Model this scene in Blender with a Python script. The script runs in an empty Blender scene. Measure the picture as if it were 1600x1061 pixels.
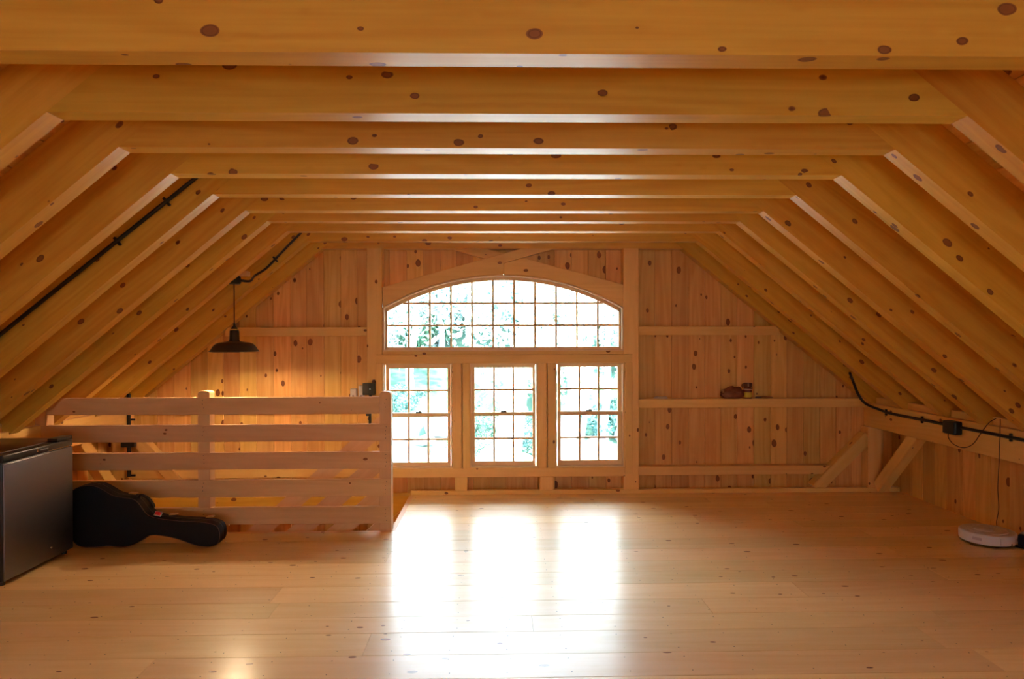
import bpy, bmesh, math, random
from mathutils import Matrix, Vector, noise as mnoise

random.seed(7)
SC = bpy.context.scene
COL = SC.collection
R = random.Random(11)

# ------------------------------------------------------------------ camera
FPX = 1067.0
EYE = Vector((0, 0, 1.45))
yaw, pit, rol = 0.0218, 0.0070, -0.0026
FW = Vector((math.sin(yaw) * math.cos(pit), math.cos(yaw) * math.cos(pit), -math.sin(pit)))
r0 = Vector((math.cos(yaw), -math.sin(yaw), 0))
u0 = r0.cross(FW)
RT = r0 * math.cos(rol) + u0 * math.sin(rol)
UP = -r0 * math.sin(rol) + u0 * math.cos(rol)
cd = bpy.data.cameras.new('camera')
cd.lens = FPX / 1600 * 36
cd.sensor_width = 36
cd.clip_start = 0.05
cd.clip_end = 400
cam = bpy.data.objects.new('camera', cd)
COL.objects.link(cam)
cam.matrix_world = Matrix(((RT.x, UP.x, -FW.x, EYE.x), (RT.y, UP.y, -FW.y, EYE.y), (RT.z, UP.z, -FW.z, EYE.z), (0, 0, 0, 1)))
SC.camera = cam


def at(px, py, Y):
    """world point on the plane y=Y seen at a photo pixel (survey helper)"""
    d = FW + RT * ((px - 800) / FPX) + UP * ((530.5 - py) / FPX)
    return EYE + d * (Y / d.y)


def atx(px, py, xp):
    """world point on the plane x=xp seen at a photo pixel"""
    d = FW + RT * ((px - 800) / FPX) + UP * ((530.5 - py) / FPX)
    return EYE + d * (xp / d.x)


# ------------------------------------------------------------------ sky, sun, exposure
w = bpy.data.worlds.new('sky')
SC.world = w
w.use_nodes = True
nt = w.node_tree
bg = nt.nodes['Background']
bg.inputs['Color'].default_value = (0.71, 0.87, 1.0, 1)
bg.inputs['Strength'].default_value = 13.5
sd = bpy.data.lights.new('sun', 'SUN')
sd.energy = 34
sd.angle = math.radians(3)
sd.color = (1, 0.95, 0.86)
sun = bpy.data.objects.new('sun', sd)
COL.objects.link(sun)
sun.rotation_euler = Vector((-0.62, 0.45, -0.65)).to_track_quat('-Z', 'Y').to_euler()
SC.view_settings.view_transform = 'Standard'
SC.view_settings.look = 'None'
SC.view_settings.exposure = 0.95
SC.view_settings.gamma = 1
SC.view_settings.use_curve_mapping = False
SC.cycles.max_bounces = 10
SC.cycles.diffuse_bounces = 6
SC.cycles.glossy_bounces = 3
SC.cycles.transparent_max_bounces = 12
SC.cycles.sample_clamp_indirect = 6.0
SC.cycles.caustics_reflective = True
SC.cycles.caustics_refractive = False
BULB = (1.0, 0.75, 0.44)


# ------------------------------------------------------------------ materials
def newmat(name):
    m = bpy.data.materials.new(name)
    m.use_nodes = True
    return m, m.node_tree.nodes, m.node_tree.links, m.node_tree.nodes['Principled BSDF']


def plain(name, col, rough=0.5, metal=0.0, coat=0.0, spec=0.5, noise=0.0):
    m, N, L, b = newmat(name)
    b.inputs['Base Color'].default_value = (*col, 1)
    b.inputs['Roughness'].default_value = rough
    b.inputs['Metallic'].default_value = metal
    b.inputs['Coat Weight'].default_value = coat
    b.inputs['Specular IOR Level'].default_value = spec
    if noise:
        tc = N.new('ShaderNodeTexCoord')
        n = N.new('ShaderNodeTexNoise')
        n.inputs['Scale'].default_value = 30
        n.inputs['Detail'].default_value = 4
        L.new(tc.outputs['Object'], n.inputs['Vector'])
        mr = N.new('ShaderNodeMapRange')
        mr.inputs['To Min'].default_value = 1 - noise
        mr.inputs['To Max'].default_value = 1 + noise
        L.new(n.outputs['Fac'], mr.inputs['Value'])
        h = N.new('ShaderNodeHueSaturation')
        h.inputs['Color'].default_value = (*col, 1)
        L.new(mr.outputs[0], h.inputs['Value'])
        L.new(h.outputs[0], b.inputs['Base Color'])
    return m


def wood(name, light, dark, knot=(0.16, 0.045, 0.015), kd=0.45, kmax=0.10, kscale=(4.5, 7, 7), rough=0.5, coat=0.0, coat_rough=0.1,
         var=0.10, streak=0.5, bump=0.0, hue=0.006, spec=0.3):
    m, N, L, b = newmat(name)

    def math_(op, a, c=None, clamp=False):
        n = N.new('ShaderNodeMath')
        n.operation = op
        n.use_clamp = clamp
        for i, v in enumerate((a, c)):
            if v is None:
                continue
            if isinstance(v, (int, float)):
                n.inputs[i].default_value = v
            else:
                L.new(v, n.inputs[i])
        return n.outputs[0]
    tc = N.new('ShaderNodeTexCoord')
    oi = N.new('ShaderNodeObjectInfo')
    rnd = oi.outputs['Random']
    cb = N.new('ShaderNodeCombineXYZ')
    L.new(math_('MULTIPLY', rnd, 37.0), cb.inputs[0])
    L.new(math_('MULTIPLY', rnd, 91.0), cb.inputs[1])
    L.new(math_('MULTIPLY', rnd, 53.0), cb.inputs[2])
    ad = N.new('ShaderNodeVectorMath')
    ad.operation = 'ADD'
    L.new(tc.outputs['Object'], ad.inputs[0])
    L.new(cb.outputs[0], ad.inputs[1])
    P = ad.outputs[0]

    def scaled(v, s):
        n = N.new('ShaderNodeVectorMath')
        n.operation = 'MULTIPLY'
        L.new(v, n.inputs[0])
        n.inputs[1].default_value = s
        return n.outputs[0]
    vo = N.new('ShaderNodeTexVoronoi')
    vo.inputs['Scale'].default_value = 1
    wn = N.new('ShaderNodeTexNoise')
    wn.inputs['Scale'].default_value = 18
    wn.inputs['Detail'].default_value = 1
    L.new(P, wn.inputs['Vector'])
    wv = N.new('ShaderNodeVectorMath')
    wv.operation = 'SCALE'
    L.new(wn.outputs['Color'], wv.inputs[0])
    wv.inputs['Scale'].default_value = 0.09
    wa = N.new('ShaderNodeVectorMath')
    wa.operation = 'ADD'
    L.new(scaled(P, kscale), wa.inputs[0])
    L.new(wv.outputs[0], wa.inputs[1])
    L.new(wa.outputs[0], vo.inputs['Vector'])
    d = vo.outputs['Distance']
    sx = N.new('ShaderNodeSeparateColor')
    L.new(vo.outputs['Color'], sx.inputs[0])
    mr = N.new('ShaderNodeMapRange')
    mr.inputs['From Min'].default_value = kd
    mr.inputs['From Max'].default_value = 1
    mr.inputs['To Min'].default_value = -0.03
    mr.inputs['To Max'].default_value = kmax
    mr.clamp = False
    L.new(sx.outputs[0], mr.inputs['Value'])
    r = mr.outputs[0]
    kmask = math_('ADD', math_('MULTIPLY', math_('SUBTRACT', r, d), 55.0), 0.5, True)
    ring = math_('SUBTRACT', 1.0, math_('MULTIPLY', math_('ABSOLUTE', math_('SUBTRACT', d, math_('MULTIPLY', r, 0.8))), 45.0), True)
    # halo around a knot bends the grain
    halo = math_('DIVIDE', 0.012, math_('ADD', math_('MULTIPLY', d, d), 0.03))
    big = N.new('ShaderNodeTexNoise')
    big.inputs['Scale'].default_value = 1
    big.inputs['Detail'].default_value = 1.5
    L.new(scaled(P, (0.55, 6.0, 6.0)), big.inputs['Vector'])
    ph = math_('ADD', math_('MULTIPLY', big.outputs['Fac'], 48.0), math_('MULTIPLY', halo, 6.0))
    rings = math_('ADD', math_('MULTIPLY', math_('SINE', ph), 0.5), 0.5)
    fine = N.new('ShaderNodeTexNoise')
    fine.inputs['Scale'].default_value = 1
    fine.inputs['Detail'].default_value = 3
    L.new(scaled(P, (2.2, 75, 75)), fine.inputs['Vector'])
    fac = math_('ADD', math_('MULTIPLY', rings, 0.38 * streak), math_('MULTIPLY', math_('SUBTRACT', fine.outputs['Fac'], 0.25), 0.9 * streak))
    fac = math_('ADD', fac, math_('MULTIPLY', math_('SUBTRACT', big.outputs['Fac'], 0.45), 0.9), True)
    mx = N.new('ShaderNodeMix')
    mx.data_type = 'RGBA'
    mx.inputs['A'].default_value = (*light, 1)
    mx.inputs['B'].default_value = (*dark, 1)
    L.new(fac, mx.inputs['Factor'])
    hs = N.new('ShaderNodeHueSaturation')
    L.new(mx.outputs['Result'], hs.inputs['Color'])
    r2 = math_('FRACT', math_('MULTIPLY', rnd, 17.31))
    L.new(math_('ADD', math_('MULTIPLY', rnd, 2 * var), 1 - var), hs.inputs['Value'])
    L.new(math_('ADD', math_('MULTIPLY', r2, 2 * hue), 0.5 - hue), hs.inputs['Hue'])
    m2 = N.new('ShaderNodeMix')
    m2.data_type = 'RGBA'
    L.new(hs.outputs[0], m2.inputs['A'])
    m2.inputs['B'].default_value = (knot[0] * 1.7, knot[1] * 2.0, knot[2] * 1.8, 1)
    L.new(kmask, m2.inputs['Factor'])
    m3 = N.new('ShaderNodeMix')
    m3.data_type = 'RGBA'
    L.new(m2.outputs['Result'], m3.inputs['A'])
    m3.inputs['B'].default_value = (*knot, 1)
    L.new(math_('MULTIPLY', ring, kmask), m3.inputs['Factor'])
    L.new(m3.outputs['Result'], b.inputs['Base Color'])
    b.inputs['Roughness'].default_value = rough
    b.inputs['Coat Weight'].default_value = coat
    b.inputs['Coat Roughness'].default_value = coat_rough
    if coat:
        bn = N.new('ShaderNodeTexNoise')
        bn.inputs['Scale'].default_value = 1
        bn.inputs['Detail'].default_value = 2
        L.new(scaled(P, (1.5, 22, 22)), bn.inputs['Vector'])
        bp = N.new('ShaderNodeBump')
        bp.inputs['Strength'].default_value = 0.25
        bp.inputs['Distance'].default_value = bump
        L.new(bn.outputs['Fac'], bp.inputs['Height'])
        L.new(bp.outputs[0], b.inputs['Coat Normal'])
        L.new(bp.outputs[0], b.inputs['Normal'])
    else:
        b.inputs['Specular IOR Level'].default_value = spec
    return m


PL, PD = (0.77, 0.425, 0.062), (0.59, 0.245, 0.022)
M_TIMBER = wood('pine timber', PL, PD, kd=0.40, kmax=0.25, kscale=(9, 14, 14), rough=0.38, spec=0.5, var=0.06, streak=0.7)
M_POST = wood('pine posts and trim', (0.85, 0.515, 0.17), (0.69, 0.34, 0.075), kd=0.45, kmax=0.2, kscale=(9, 14, 14), var=0.06, rough=0.45)
M_WALL = wood('pine wall boards', (0.85, 0.49, 0.15), (0.63, 0.27, 0.052), kd=0.30, kmax=0.27, kscale=(7, 11, 11), var=0.16, streak=0.8, hue=0.010)
M_RAIL = wood('pine railing', (0.76, 0.45, 0.22), (0.60, 0.31, 0.13), kd=0.55, kmax=0.16, kscale=(9, 15, 15), var=0.05)
M_FLOOR = wood('varnished pine floor', (0.89, 0.62, 0.29), (0.77, 0.46, 0.16), kd=0.42, kmax=0.17, kscale=(7, 15, 15), rough=0.5, coat=0.6, coat_rough=0.23,
               var=0.10, streak=0.6, bump=0.0015)
M_SASH = wood('pine window sash', (0.80, 0.56, 0.30), (0.72, 0.45, 0.22), kd=0.9, kmax=0.04, var=0.03)
M_BLACK = plain('black steel', (0.012, 0.011, 0.012), 0.45)
M_SHADE = plain('bronze enamel', (0.030, 0.022, 0.018), 0.4, noise=0.2)
M_SHADE_IN = plain('white enamel', (0.85, 0.83, 0.78), 0.5)
M_CHROME = plain('chrome', (0.7, 0.68, 0.65), 0.2, 1.0)
M_NAIL = plain('nail steel', (0.05, 0.03, 0.03), 0.5, 0.5)


def glass_mat():
    m = bpy.data.materials.new('window glass')
    m.use_nodes = True
    N, L = m.node_tree.nodes, m.node_tree.links
    N.clear()
    o = N.new('ShaderNodeOutputMaterial')
    t = N.new('ShaderNodeBsdfTransparent')
    t.inputs[0].default_value = (0.96, 0.98, 0.97, 1)
    g = N.new('ShaderNodeBsdfGlossy')
    g.inputs['Roughness'].default_value = 0.02
    f = N.new('ShaderNodeFresnel')
    f.inputs['IOR'].default_value = 1.45
    mx = N.new('ShaderNodeMixShader')
    L.new(f.outputs[0], mx.inputs[0])
    L.new(t.outputs[0], mx.inputs[1])
    L.new(g.outputs[0], mx.inputs[2])
    L.new(mx.outputs[0], o.inputs[0])
    return m


M_GLASS = glass_mat()

# ------------------------------------------------------------------ object helpers
WM = {}


def link(o, parent, M):
    COL.objects.link(o)
    WM[o.name] = M.copy()
    if parent is not None:
        o.parent = parent
        o.matrix_basis = WM[parent.name].inverted() @ M
    else:
        o.matrix_basis = M
    return o


def tag(o, label=None, cat=None, group=None, kind=None):
    for k, v in (('label', label), ('category', cat), ('group', group), ('kind', kind)):
        if v:
            o[k] = v
    return o


def empty(name, loc=(0, 0, 0), rz=0.0, parent=None, M=None):
    o = bpy.data.objects.new(name, None)
    o.empty_display_size = 0.1
    return link(o, parent, M if M is not None else Matrix.Translation(Vector(loc)) @ Matrix.Rotation(rz, 4, 'Z'))


def smooth(me, ang=None):
    me.polygons.foreach_set('use_smooth', [True] * len(me.polygons))
    if ang is not None:
        try:
            me.set_sharp_from_angle(angle=ang)
        except Exception:
            pass


def mobj(name, me, mat, parent=None, M=None):
    if mat is not None and not me.materials:
        me.materials.append(mat)
    o = bpy.data.objects.new(name, me)
    return link(o, parent, M if M is not None else Matrix.Identity(4))


def frame(o, ex, ey, ez):
    """matrix with local axes ex, ey, ez and origin o"""
    ex, ey, ez, o = Vector(ex), Vector(ey), Vector(ez), Vector(o)
    return Matrix(((ex.x, ey.x, ez.x, o.x), (ex.y, ey.y, ez.y, o.y), (ex.z, ey.z, ez.z, o.z), (0, 0, 0, 1)))


def prism_mesh(pts, t, name='prism', bev=0.0):
    """polygon pts in local XY, thickness t along +Z, optional chamfer of the front (z=t) rim"""
    bm = bmesh.new()
    n = len(pts)
    area = sum(pts[i][0] * pts[(i + 1) % n][1] - pts[(i + 1) % n][0] * pts[i][1] for i in range(n))
    if area < 0:
        pts = pts[::-1]
    lo = [bm.verts.new((p[0], p[1], 0)) for p in pts]
    if bev:
        ins = []
        for i in range(n):
            p, a, c = Vector(pts[i]), Vector(pts[i - 1]), Vector(pts[(i + 1) % n])
            d1, d2 = (p - a).normalized(), (c - p).normalized()
            n1, n2 = Vector((-d1.y, d1.x)), Vector((-d2.y, d2.x))
            nn = (n1 + n2)
            k = max(0.3, nn.length_squared / 2)
            ins.append(p + nn * (bev / k / 1.0) * 0.5 * 1.0 * (2 / max(nn.length_squared, 0.5)) * k / 1.0 * 1.0 if False else p + nn * (bev / max(0.35, (1 + n1.dot(n2)))))
        mid = [bm.verts.new((p[0], p[1], t - bev)) for p in pts]
        hi = [bm.verts.new((q[0], q[1], t)) for q in ins]
        rings = [lo, mid, hi]
    else:
        rings = [lo, [bm.verts.new((p[0], p[1], t)) for p in pts]]
    for a, b in zip(rings, rings[1:]):
        for i in range(n):
            j = (i + 1) % n
            bm.faces.new((a[i], a[j], b[j], b[i]))
    bm.faces.new(rings[-1])
    bm.faces.new(lo[::-1])
    me = bpy.data.meshes.new(name)
    bm.normal_update()
    bm.to_mesh(me)
    bm.free()
    return me


_bc = {}


def board_mesh(l, wd, t, c=0.003, name='board'):
    """chamfered board: x 0..l, y 0..wd, z 0..t"""
    key = (round(l, 4), round(wd, 4), round(t, 4), c)
    if key in _bc:
        return _bc[key]
    sec = [(c, 0), (wd - c, 0), (wd, c), (wd, t - c), (wd - c, t), (c, t), (0, t - c), (0, c)]
    vs = [(x, y, z) for x in (0, l) for y, z in sec]
    fs = [tuple(range(7, -1, -1)), tuple(range(8, 16))] + [(i, (i + 1) % 8, (i + 1) % 8 + 8, i + 8) for i in range(8)]
    me = bpy.data.meshes.new(name)
    me.from_pydata(vs, [], [f[::-1] for f in fs])
    bm = bmesh.new()
    bm.from_mesh(me)
    bmesh.ops.recalc_face_normals(bm, faces=bm.faces)
    bm.to_mesh(me)
    bm.free()
    _bc[key] = me
    return me


X, Y_, Z = Vector((1, 0, 0)), Vector((0, 1, 0)), Vector((0, 0, 1))


def bar(name, p, L_axis, W_axis, l, wd, t, mat, parent=None, c=0.003):
    """board from corner p along L_axis (length l), W_axis (width wd), thickness along cross"""
    ex, ey = Vector(L_axis).normalized(), Vector(W_axis).normalized()
    me = board_mesh(l, wd, t, c)
    if me.materials and me.materials[0] != mat:
        me = me.copy()
        me.materials.clear()
    return mobj(name, me, mat, parent, frame(p, ex, ey, ex.cross(ey)))


def box(name, x0, x1, y0, y1, z0, z1, mat, parent=None, c=0.003, grain='X'):
    """axis-aligned timber; grain names the axis of its length"""
    if grain == 'X':
        return bar(name, (x0, y0, z0), X, Y_, x1 - x0, y1 - y0, z1 - z0, mat, parent, c)
    if grain == 'Y':
        return bar(name, (x0, y0, z0), Y_, Z, y1 - y0, z1 - z0, x1 - x0, mat, parent, c)
    return bar(name, (x0, y0, z0), Z, X, z1 - z0, x1 - x0, y1 - y0, mat, parent, c)


def tube_mesh(pts, rad, seg=10, name='tube', smoothit=True, caps=True):
    pts = [Vector(p) for p in pts]
    n = len(pts)
    rads = rad if isinstance(rad, (list, tuple)) else [rad] * n
    vs, fs = [], []
    t0 = (pts[1] - pts[0]).normalized()
    up = Vector((0, 0, 1)) if abs(t0.z) < 0.9 else Vector((1, 0, 0))
    nrm = t0.cross(up).normalized()
    for i, p in enumerate(pts):
        t = (pts[min(i + 1, n - 1)] - pts[max(i - 1, 0)]).normalized()
        nrm = (nrm - t * nrm.dot(t)).normalized()
        b = t.cross(nrm)
        for k in range(seg):
            a = 2 * math.pi * k / seg
            vs.append(p + (nrm * math.cos(a) + b * math.sin(a)) * rads[i])
    for i in range(n - 1):
        for k in range(seg):
            a, b2 = i * seg + k, i * seg + (k + 1) % seg
            fs.append((a, b2, b2 + seg, a + seg))
    if caps:
        fs.append(tuple(range(seg))[::-1])
        fs.append(tuple(range((n - 1) * seg, n * seg)))
    me = bpy.data.meshes.new(name)
    me.from_pydata([tuple(v) for v in vs], [], fs)
    if smoothit:
        smooth(me, 0.7)
    return me


def spline(pts, k=8):
    """Catmull-Rom through the points"""
    P = [Vector(p) for p in pts]
    P = [2 * P[0] - P[1]] + P + [2 * P[-1] - P[-2]]
    out = []
    for i in range(1, len(P) - 2):
        for j in range(k):
            t = j / k
            a, b, c, d = P[i - 1], P[i], P[i + 1], P[i + 2]
            out.append(0.5 * ((2 * b) + (c - a) * t + (2 * a - 5 * b + 4 * c - d) * t * t + (3 * b - a - 3 * c + d) * t ** 3))
    out.append(P[-2])
    return out


def lathe_mesh(prof, seg=40, name='lathe', close=False):
    vs, fs = [], []
    n = len(prof)
    for k in range(seg):
        a = 2 * math.pi * k / seg
        for r, z in prof:
            vs.append((r * math.cos(a), r * math.sin(a), z))
    for k in range(seg):
        k2 = (k + 1) % seg
        for i in range(n - 1 if not close else n):
            j = (i + 1) % n
            fs.append((k * n + i, k2 * n + i, k2 * n + j, k * n + j))
    me = bpy.data.meshes.new(name)
    me.from_pydata(vs, [], fs)
    bm = bmesh.new()
    bm.from_mesh(me)
    bmesh.ops.remove_doubles(bm, verts=bm.verts, dist=1e-5)
    bmesh.ops.recalc_face_normals(bm, faces=bm.faces)
    bm.to_mesh(me)
    bm.free()
    smooth(me, 0.6)
    return me


def rbox_mesh(sx, sy, sz, bev=0.01, seg=3, name='rbox'):
    bm = bmesh.new()
    bmesh.ops.create_cube(bm, size=1)
    for v in bm.verts:
        v.co = Vector((v.co.x * sx, v.co.y * sy, (v.co.z + 0.5) * sz))
    bmesh.ops.bevel(bm, geom=bm.edges[:], offset=bev, segments=seg, affect='EDGES', profile=0.5)
    me = bpy.data.meshes.new(name)
    bm.to_mesh(me)
    bm.free()
    smooth(me, 0.6)
    return me


def kids(o):
    return list(o.children)


def copy_tree(o, parent=None):
    c = o.copy()
    COL.objects.link(c)
    c.parent = parent
    for ch in kids(o):
        copy_tree(ch, c)
    return c


# ------------------------------------------------------------------ room measures
F = 6.187            # front plane of the end wall's posts
W = F + 0.125        # face of the end wall's boards
HJ = 2.231           # underside of the ceiling joists
KL, KR = -1.570, 1.694
SL, SR = 0.830, 0.815
XL, XR = -3.56, 3.70  # inner faces of the boards of the side walls
PLI, PRI = -3.32, 3.43   # inner faces of the plate beams
YB = -3.2            # rear wall
OX, OY0, OY1 = -0.785, 5.055, 6.15   # stair opening
LOW = -2.45          # lower floor
ROOFD = 0.21         # rafter depth
JY = [1.90, 2.423, 2.868, 3.325, 3.821, 4.303, 4.711, 5.154, 5.705, F + 0.0]
JT = 0.095
ORD = ['first', 'second', 'third', 'fourth', 'fifth', 'sixth', 'seventh', 'eighth', 'ninth', 'tenth']


def under(x):
    """height of the rafters' underside"""
    if x < KL:
        return HJ - (KL - x) * SL
    if x > KR:
        return HJ - (x - KR) * SR
    return HJ


# ------------------------------------------------------------------ floor
fl = tag(empty('floor', (0, 0, 0)), 'glossy varnished pine plank floor running across the attic', 'floor', None, 'structure')
rows = []
y = OY0
while y > YB:
    h_ = R.choice((0.19, 0.2, 0.215, 0.235))
    rows.append((y - h_, y))
    y -= h_
y = OY0
while y < F - 0.05:
    h_ = min(R.choice((0.19, 0.205, 0.22)), F + 0.10 - y)
    rows.append((y, y + h_))
    y += h_
nails_v, nails_f = [], []


def nail(x, y_, z, r_=0.0032):
    b0 = len(nails_v)
    for k in range(6):
        nails_v.append((x + r_ * math.cos(k * 1.047), y_ + r_ * math.sin(k * 1.047), z))
    nails_f.append(tuple(range(b0, b0 + 6)))


for (a, b) in rows:
    x0 = OX if a >= OY0 - 1e-6 and b <= OY1 + 0.15 else XL - 0.02
    if a >= OY0 - 1e-6:
        x0 = OX
    x = x0
    xe = XR + 0.02
    lens = []
    if b > 1.0:
        while x < xe - 0.01:
            l = R.uniform(1.9, 3.9)
            if xe - (x + l) < 0.9:
                l = xe - x
            lens.append((x, l))
            x += l
    else:
        lens = [(x0, xe - x0)]
    for (xx, l) in lens:
        bar('floorboard', (xx + 0.0006, a + 0.0005, -0.032 + R.uniform(-.0003, .0003)), X, Y_, l - 0.0012, b - a - 0.001, 0.032, M_FLOOR, fl, 0.0012)
    if b > 1.5:
        k = -13
        while k < 14:
            xn = -0.214 + k * 0.2625 * 1.0
            if x0 + 0.02 < xn < xe - 0.03:
                nail(xn + R.uniform(-.012, .012), a + 0.045, 0.0006)
                nail(xn + R.uniform(-.012, .012), b - 0.045, 0.0006)
            k += 1
me = bpy.data.meshes.new('nails')
me.from_pydata(nails_v, [], nails_f)
tag(mobj('nail_heads', me, M_NAIL, fl), None, None, None, 'stuff')
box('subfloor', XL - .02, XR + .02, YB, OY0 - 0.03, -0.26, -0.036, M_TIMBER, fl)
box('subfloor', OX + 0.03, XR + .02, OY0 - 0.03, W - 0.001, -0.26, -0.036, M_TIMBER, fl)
# far strip of the opening along the end wall and edge trims
box('trim_1', XL, OX + 0.002, OY1, F + 0.10, -0.24, 0.0, M_TIMBER, None).update_tag()
tag(bpy.data.objects['trim_1'], 'pine header along the far edge of the stair opening', 'trim', None, 'structure')
tag(box('trim_2', XL, OX, OY0 - 0.028, OY0 + 0.012, -0.25, 0.002, M_RAIL, None), 'pale pine nosing on the near edge of the stair opening', 'trim', None, 'structure')
tag(box('trim_3', OX - 0.012, OX + 0.03, OY0 + 0.014, OY1 - 0.002, -0.25, 0.001, M_RAIL, None, grain='Y'), 'pine nosing along the right edge of the stair opening', 'trim', None, 'structure')

# ------------------------------------------------------------------ end wall with its boards
wb = tag(empty('wall_back', (0, W, 0)), 'end wall of vertical knotty pine boards around the windows', 'wall', None, 'structure')
# arch of the upper window in world measures
AC = at(786.4, 429.3, F)
S = F / FPX
ARX, ARZ, ARR = AC.x, AC.z, 373 * S


def arch(x, grow=0.0):
    r_ = ARR + grow
    dx = x - ARX
    return ARZ - ARR + math.sqrt(max(r_ * r_ - dx * dx, 0.0))


wxl, wxr = at(598.5, 548, F).x, at(974.2, 548, F).x      # window opening
sill_z = at(700, 731, F).z
x = XL
edges = [x]
while x < XR:
    x += R.choice((0.146, 0.152, 0.152, 0.158))
    edges.append(min(x, XR))
for i in range(len(edges) - 1):
    a, b = edges[i] + 0.0008, edges[i + 1] - 0.0008
    if b - a < 0.004:
        continue

    def top(q):
        return min(under(q) + 0.19, HJ + 0.19)
    segs = []
    zlo = LOW if a < OX + 0.2 else -0.03
    if b < wxl - 0.01 or a > wxr + 0.01:
        segs.append([(zlo, a), (zlo, b), (top(b), b), (top(a), a)])
        if a < KL < b or a < KR < b:
            segs[-1] = [(zlo, a), (zlo, b), (top(b), b), (HJ + .19, min(max(KL if a < KL < b else KR, a), b)), (top(a), a)]
    else:
        ca, cb_ = max(a, wxl), min(b, wxr)
        segs.append([(zlo, a), (zlo, b), (sill_z - 0.02, b), (sill_z - 0.02, a)])
        q0 = arch(ca) + 0.03
        q1 = arch(cb_) + 0.03
        segs.append([(q0, a), (q1, b), (HJ + 0.19, b), (HJ + 0.19, a)])
        if a < wxl - 0.01:
            segs.append([(sill_z - 0.02, a), (sill_z - 0.02, wxl - .004), (q0, wxl - .004), (q0, a)])
        if b > wxr + 0.01:
            segs.append([(sill_z - 0.02, wxr + .004), (sill_z - 0.02, b), (q1, b), (q1, wxr + .004)])
    for s in segs:
        u0_, v0_ = s[0]
        pts = [(u - u0_, v - v0_) for u, v in s]
        # thickness towards the room: local z = -Y  => ex=Z, ey=X, ez=Y ; build behind W
        me = prism_mesh([(p[0], -p[1]) for p in pts], 0.022, 'board', 0.0025)
        mobj('board', me, M_WALL, wb, frame((v0_, W + 0.022 + R.uniform(-.001, .001), u0_), Z, -X, -Y_))

ys_ = W + 0.026  # unseen panels added behind the boards to stop light leaking through the gaps
for pts in ([(XL - .05, LOW), (wxl - .006, LOW), (wxl - .006, HJ + .24), (KL, HJ + .24), (XL - .05, under(XL) + .30)],
            [(wxr + .006, LOW), (XR + .05, LOW), (XR + .05, under(XR) + .30), (KR, HJ + .24), (wxr + .006, HJ + .24)],
            [(wxl - .006, LOW), (wxr + .006, LOW), (wxr + .006, sill_z - .02), (wxl - .006, sill_z - .02)],
            [(wxl - .006 + (wxr - wxl + .012) * k / 16, arch(wxl - .006 + (wxr - wxl + .012) * k / 16) + .02) for k in range(17)] + [(wxr + .006, HJ + .24), (wxl - .006, HJ + .24)]):
    mobj('leak_panel', prism_mesh([(p[0], p[1]) for p in pts], 0.02, 'leak_panel'), M_TIMBER, wb, frame((0, ys_ + .02, 0), X, Z, -Y_))
# ------------------------------------------------------------------ side walls
for side, xw, nm in ((-1, XL, 'wall_left'), (1, XR, 'wall_right')):
    wl = tag(empty(nm, (xw, 0, 0)), '%s knee wall of upright pine boards under the rafters' % nm[5:], 'wall', None, 'structure')
    box('leak_panel', xw + (.024 if side > 0 else -.044), xw + (.044 if side > 0 else -.024), YB - .03, W + .05, LOW if side < 0 else -.3, 1.02, M_TIMBER, wl, .001, 'Y')  # hidden outer panel, added to keep daylight out of the board joints
    y = YB
    while y < W:
        wd = min(R.choice((0.146, 0.152, 0.165, 0.19)), W - y)
        if wd < 0.003:
            break
        zlo = LOW if (side < 0 and y > OY0 - 0.2) else -0.03
        ht = 1.02 - zlo
        if side < 0:
            bar('board', (xw, y + .0008, zlo), Z, -Y_, ht, wd - .0016, 0.022, M_WALL, wl).matrix_basis = \
                WM[wl.name].inverted() @ frame((xw, y + wd - .0008, zlo), Z, -Y_, X * 1.0) @ Matrix.Translation((0, 0, -0.022))
        else:
            bar('board', (xw, y + .0008, zlo), Z, Y_, ht, wd - .0016, 0.022, M_WALL, wl).matrix_basis = \
                WM[wl.name].inverted() @ frame((xw, y + .0008, zlo), Z, Y_, -X) @ Matrix.Translation((0, 0, -0.022))
        y += wd
# lower storey round the stairs
wlo = tag(empty('wall_lower', (0, 0, LOW)), 'pine walls of the stairwell below the attic floor', 'wall', None, 'structure')
for k in range(8):
    a = XL + k * 0.35
    box('board', a, min(a + 0.349, OX + 0.08), OY0 - 0.06, OY0 - 0.03, LOW, -0.26, M_WALL, wlo, grain='Z')
for k in range(4):
    a = OY0 - 0.03 + k * 0.32
    box('board', OX + 0.05, OX + 0.08, a, a + 0.319, LOW, -0.26, M_WALL, wlo, grain='Z')
tag(box('floor_lower', XL - .1, OX + .1, OY0 - 0.1, W + .03, LOW - 0.05, LOW, M_TIMBER), 'lower storey floor at the foot of the stairs', 'floor', None, 'structure')

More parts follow.
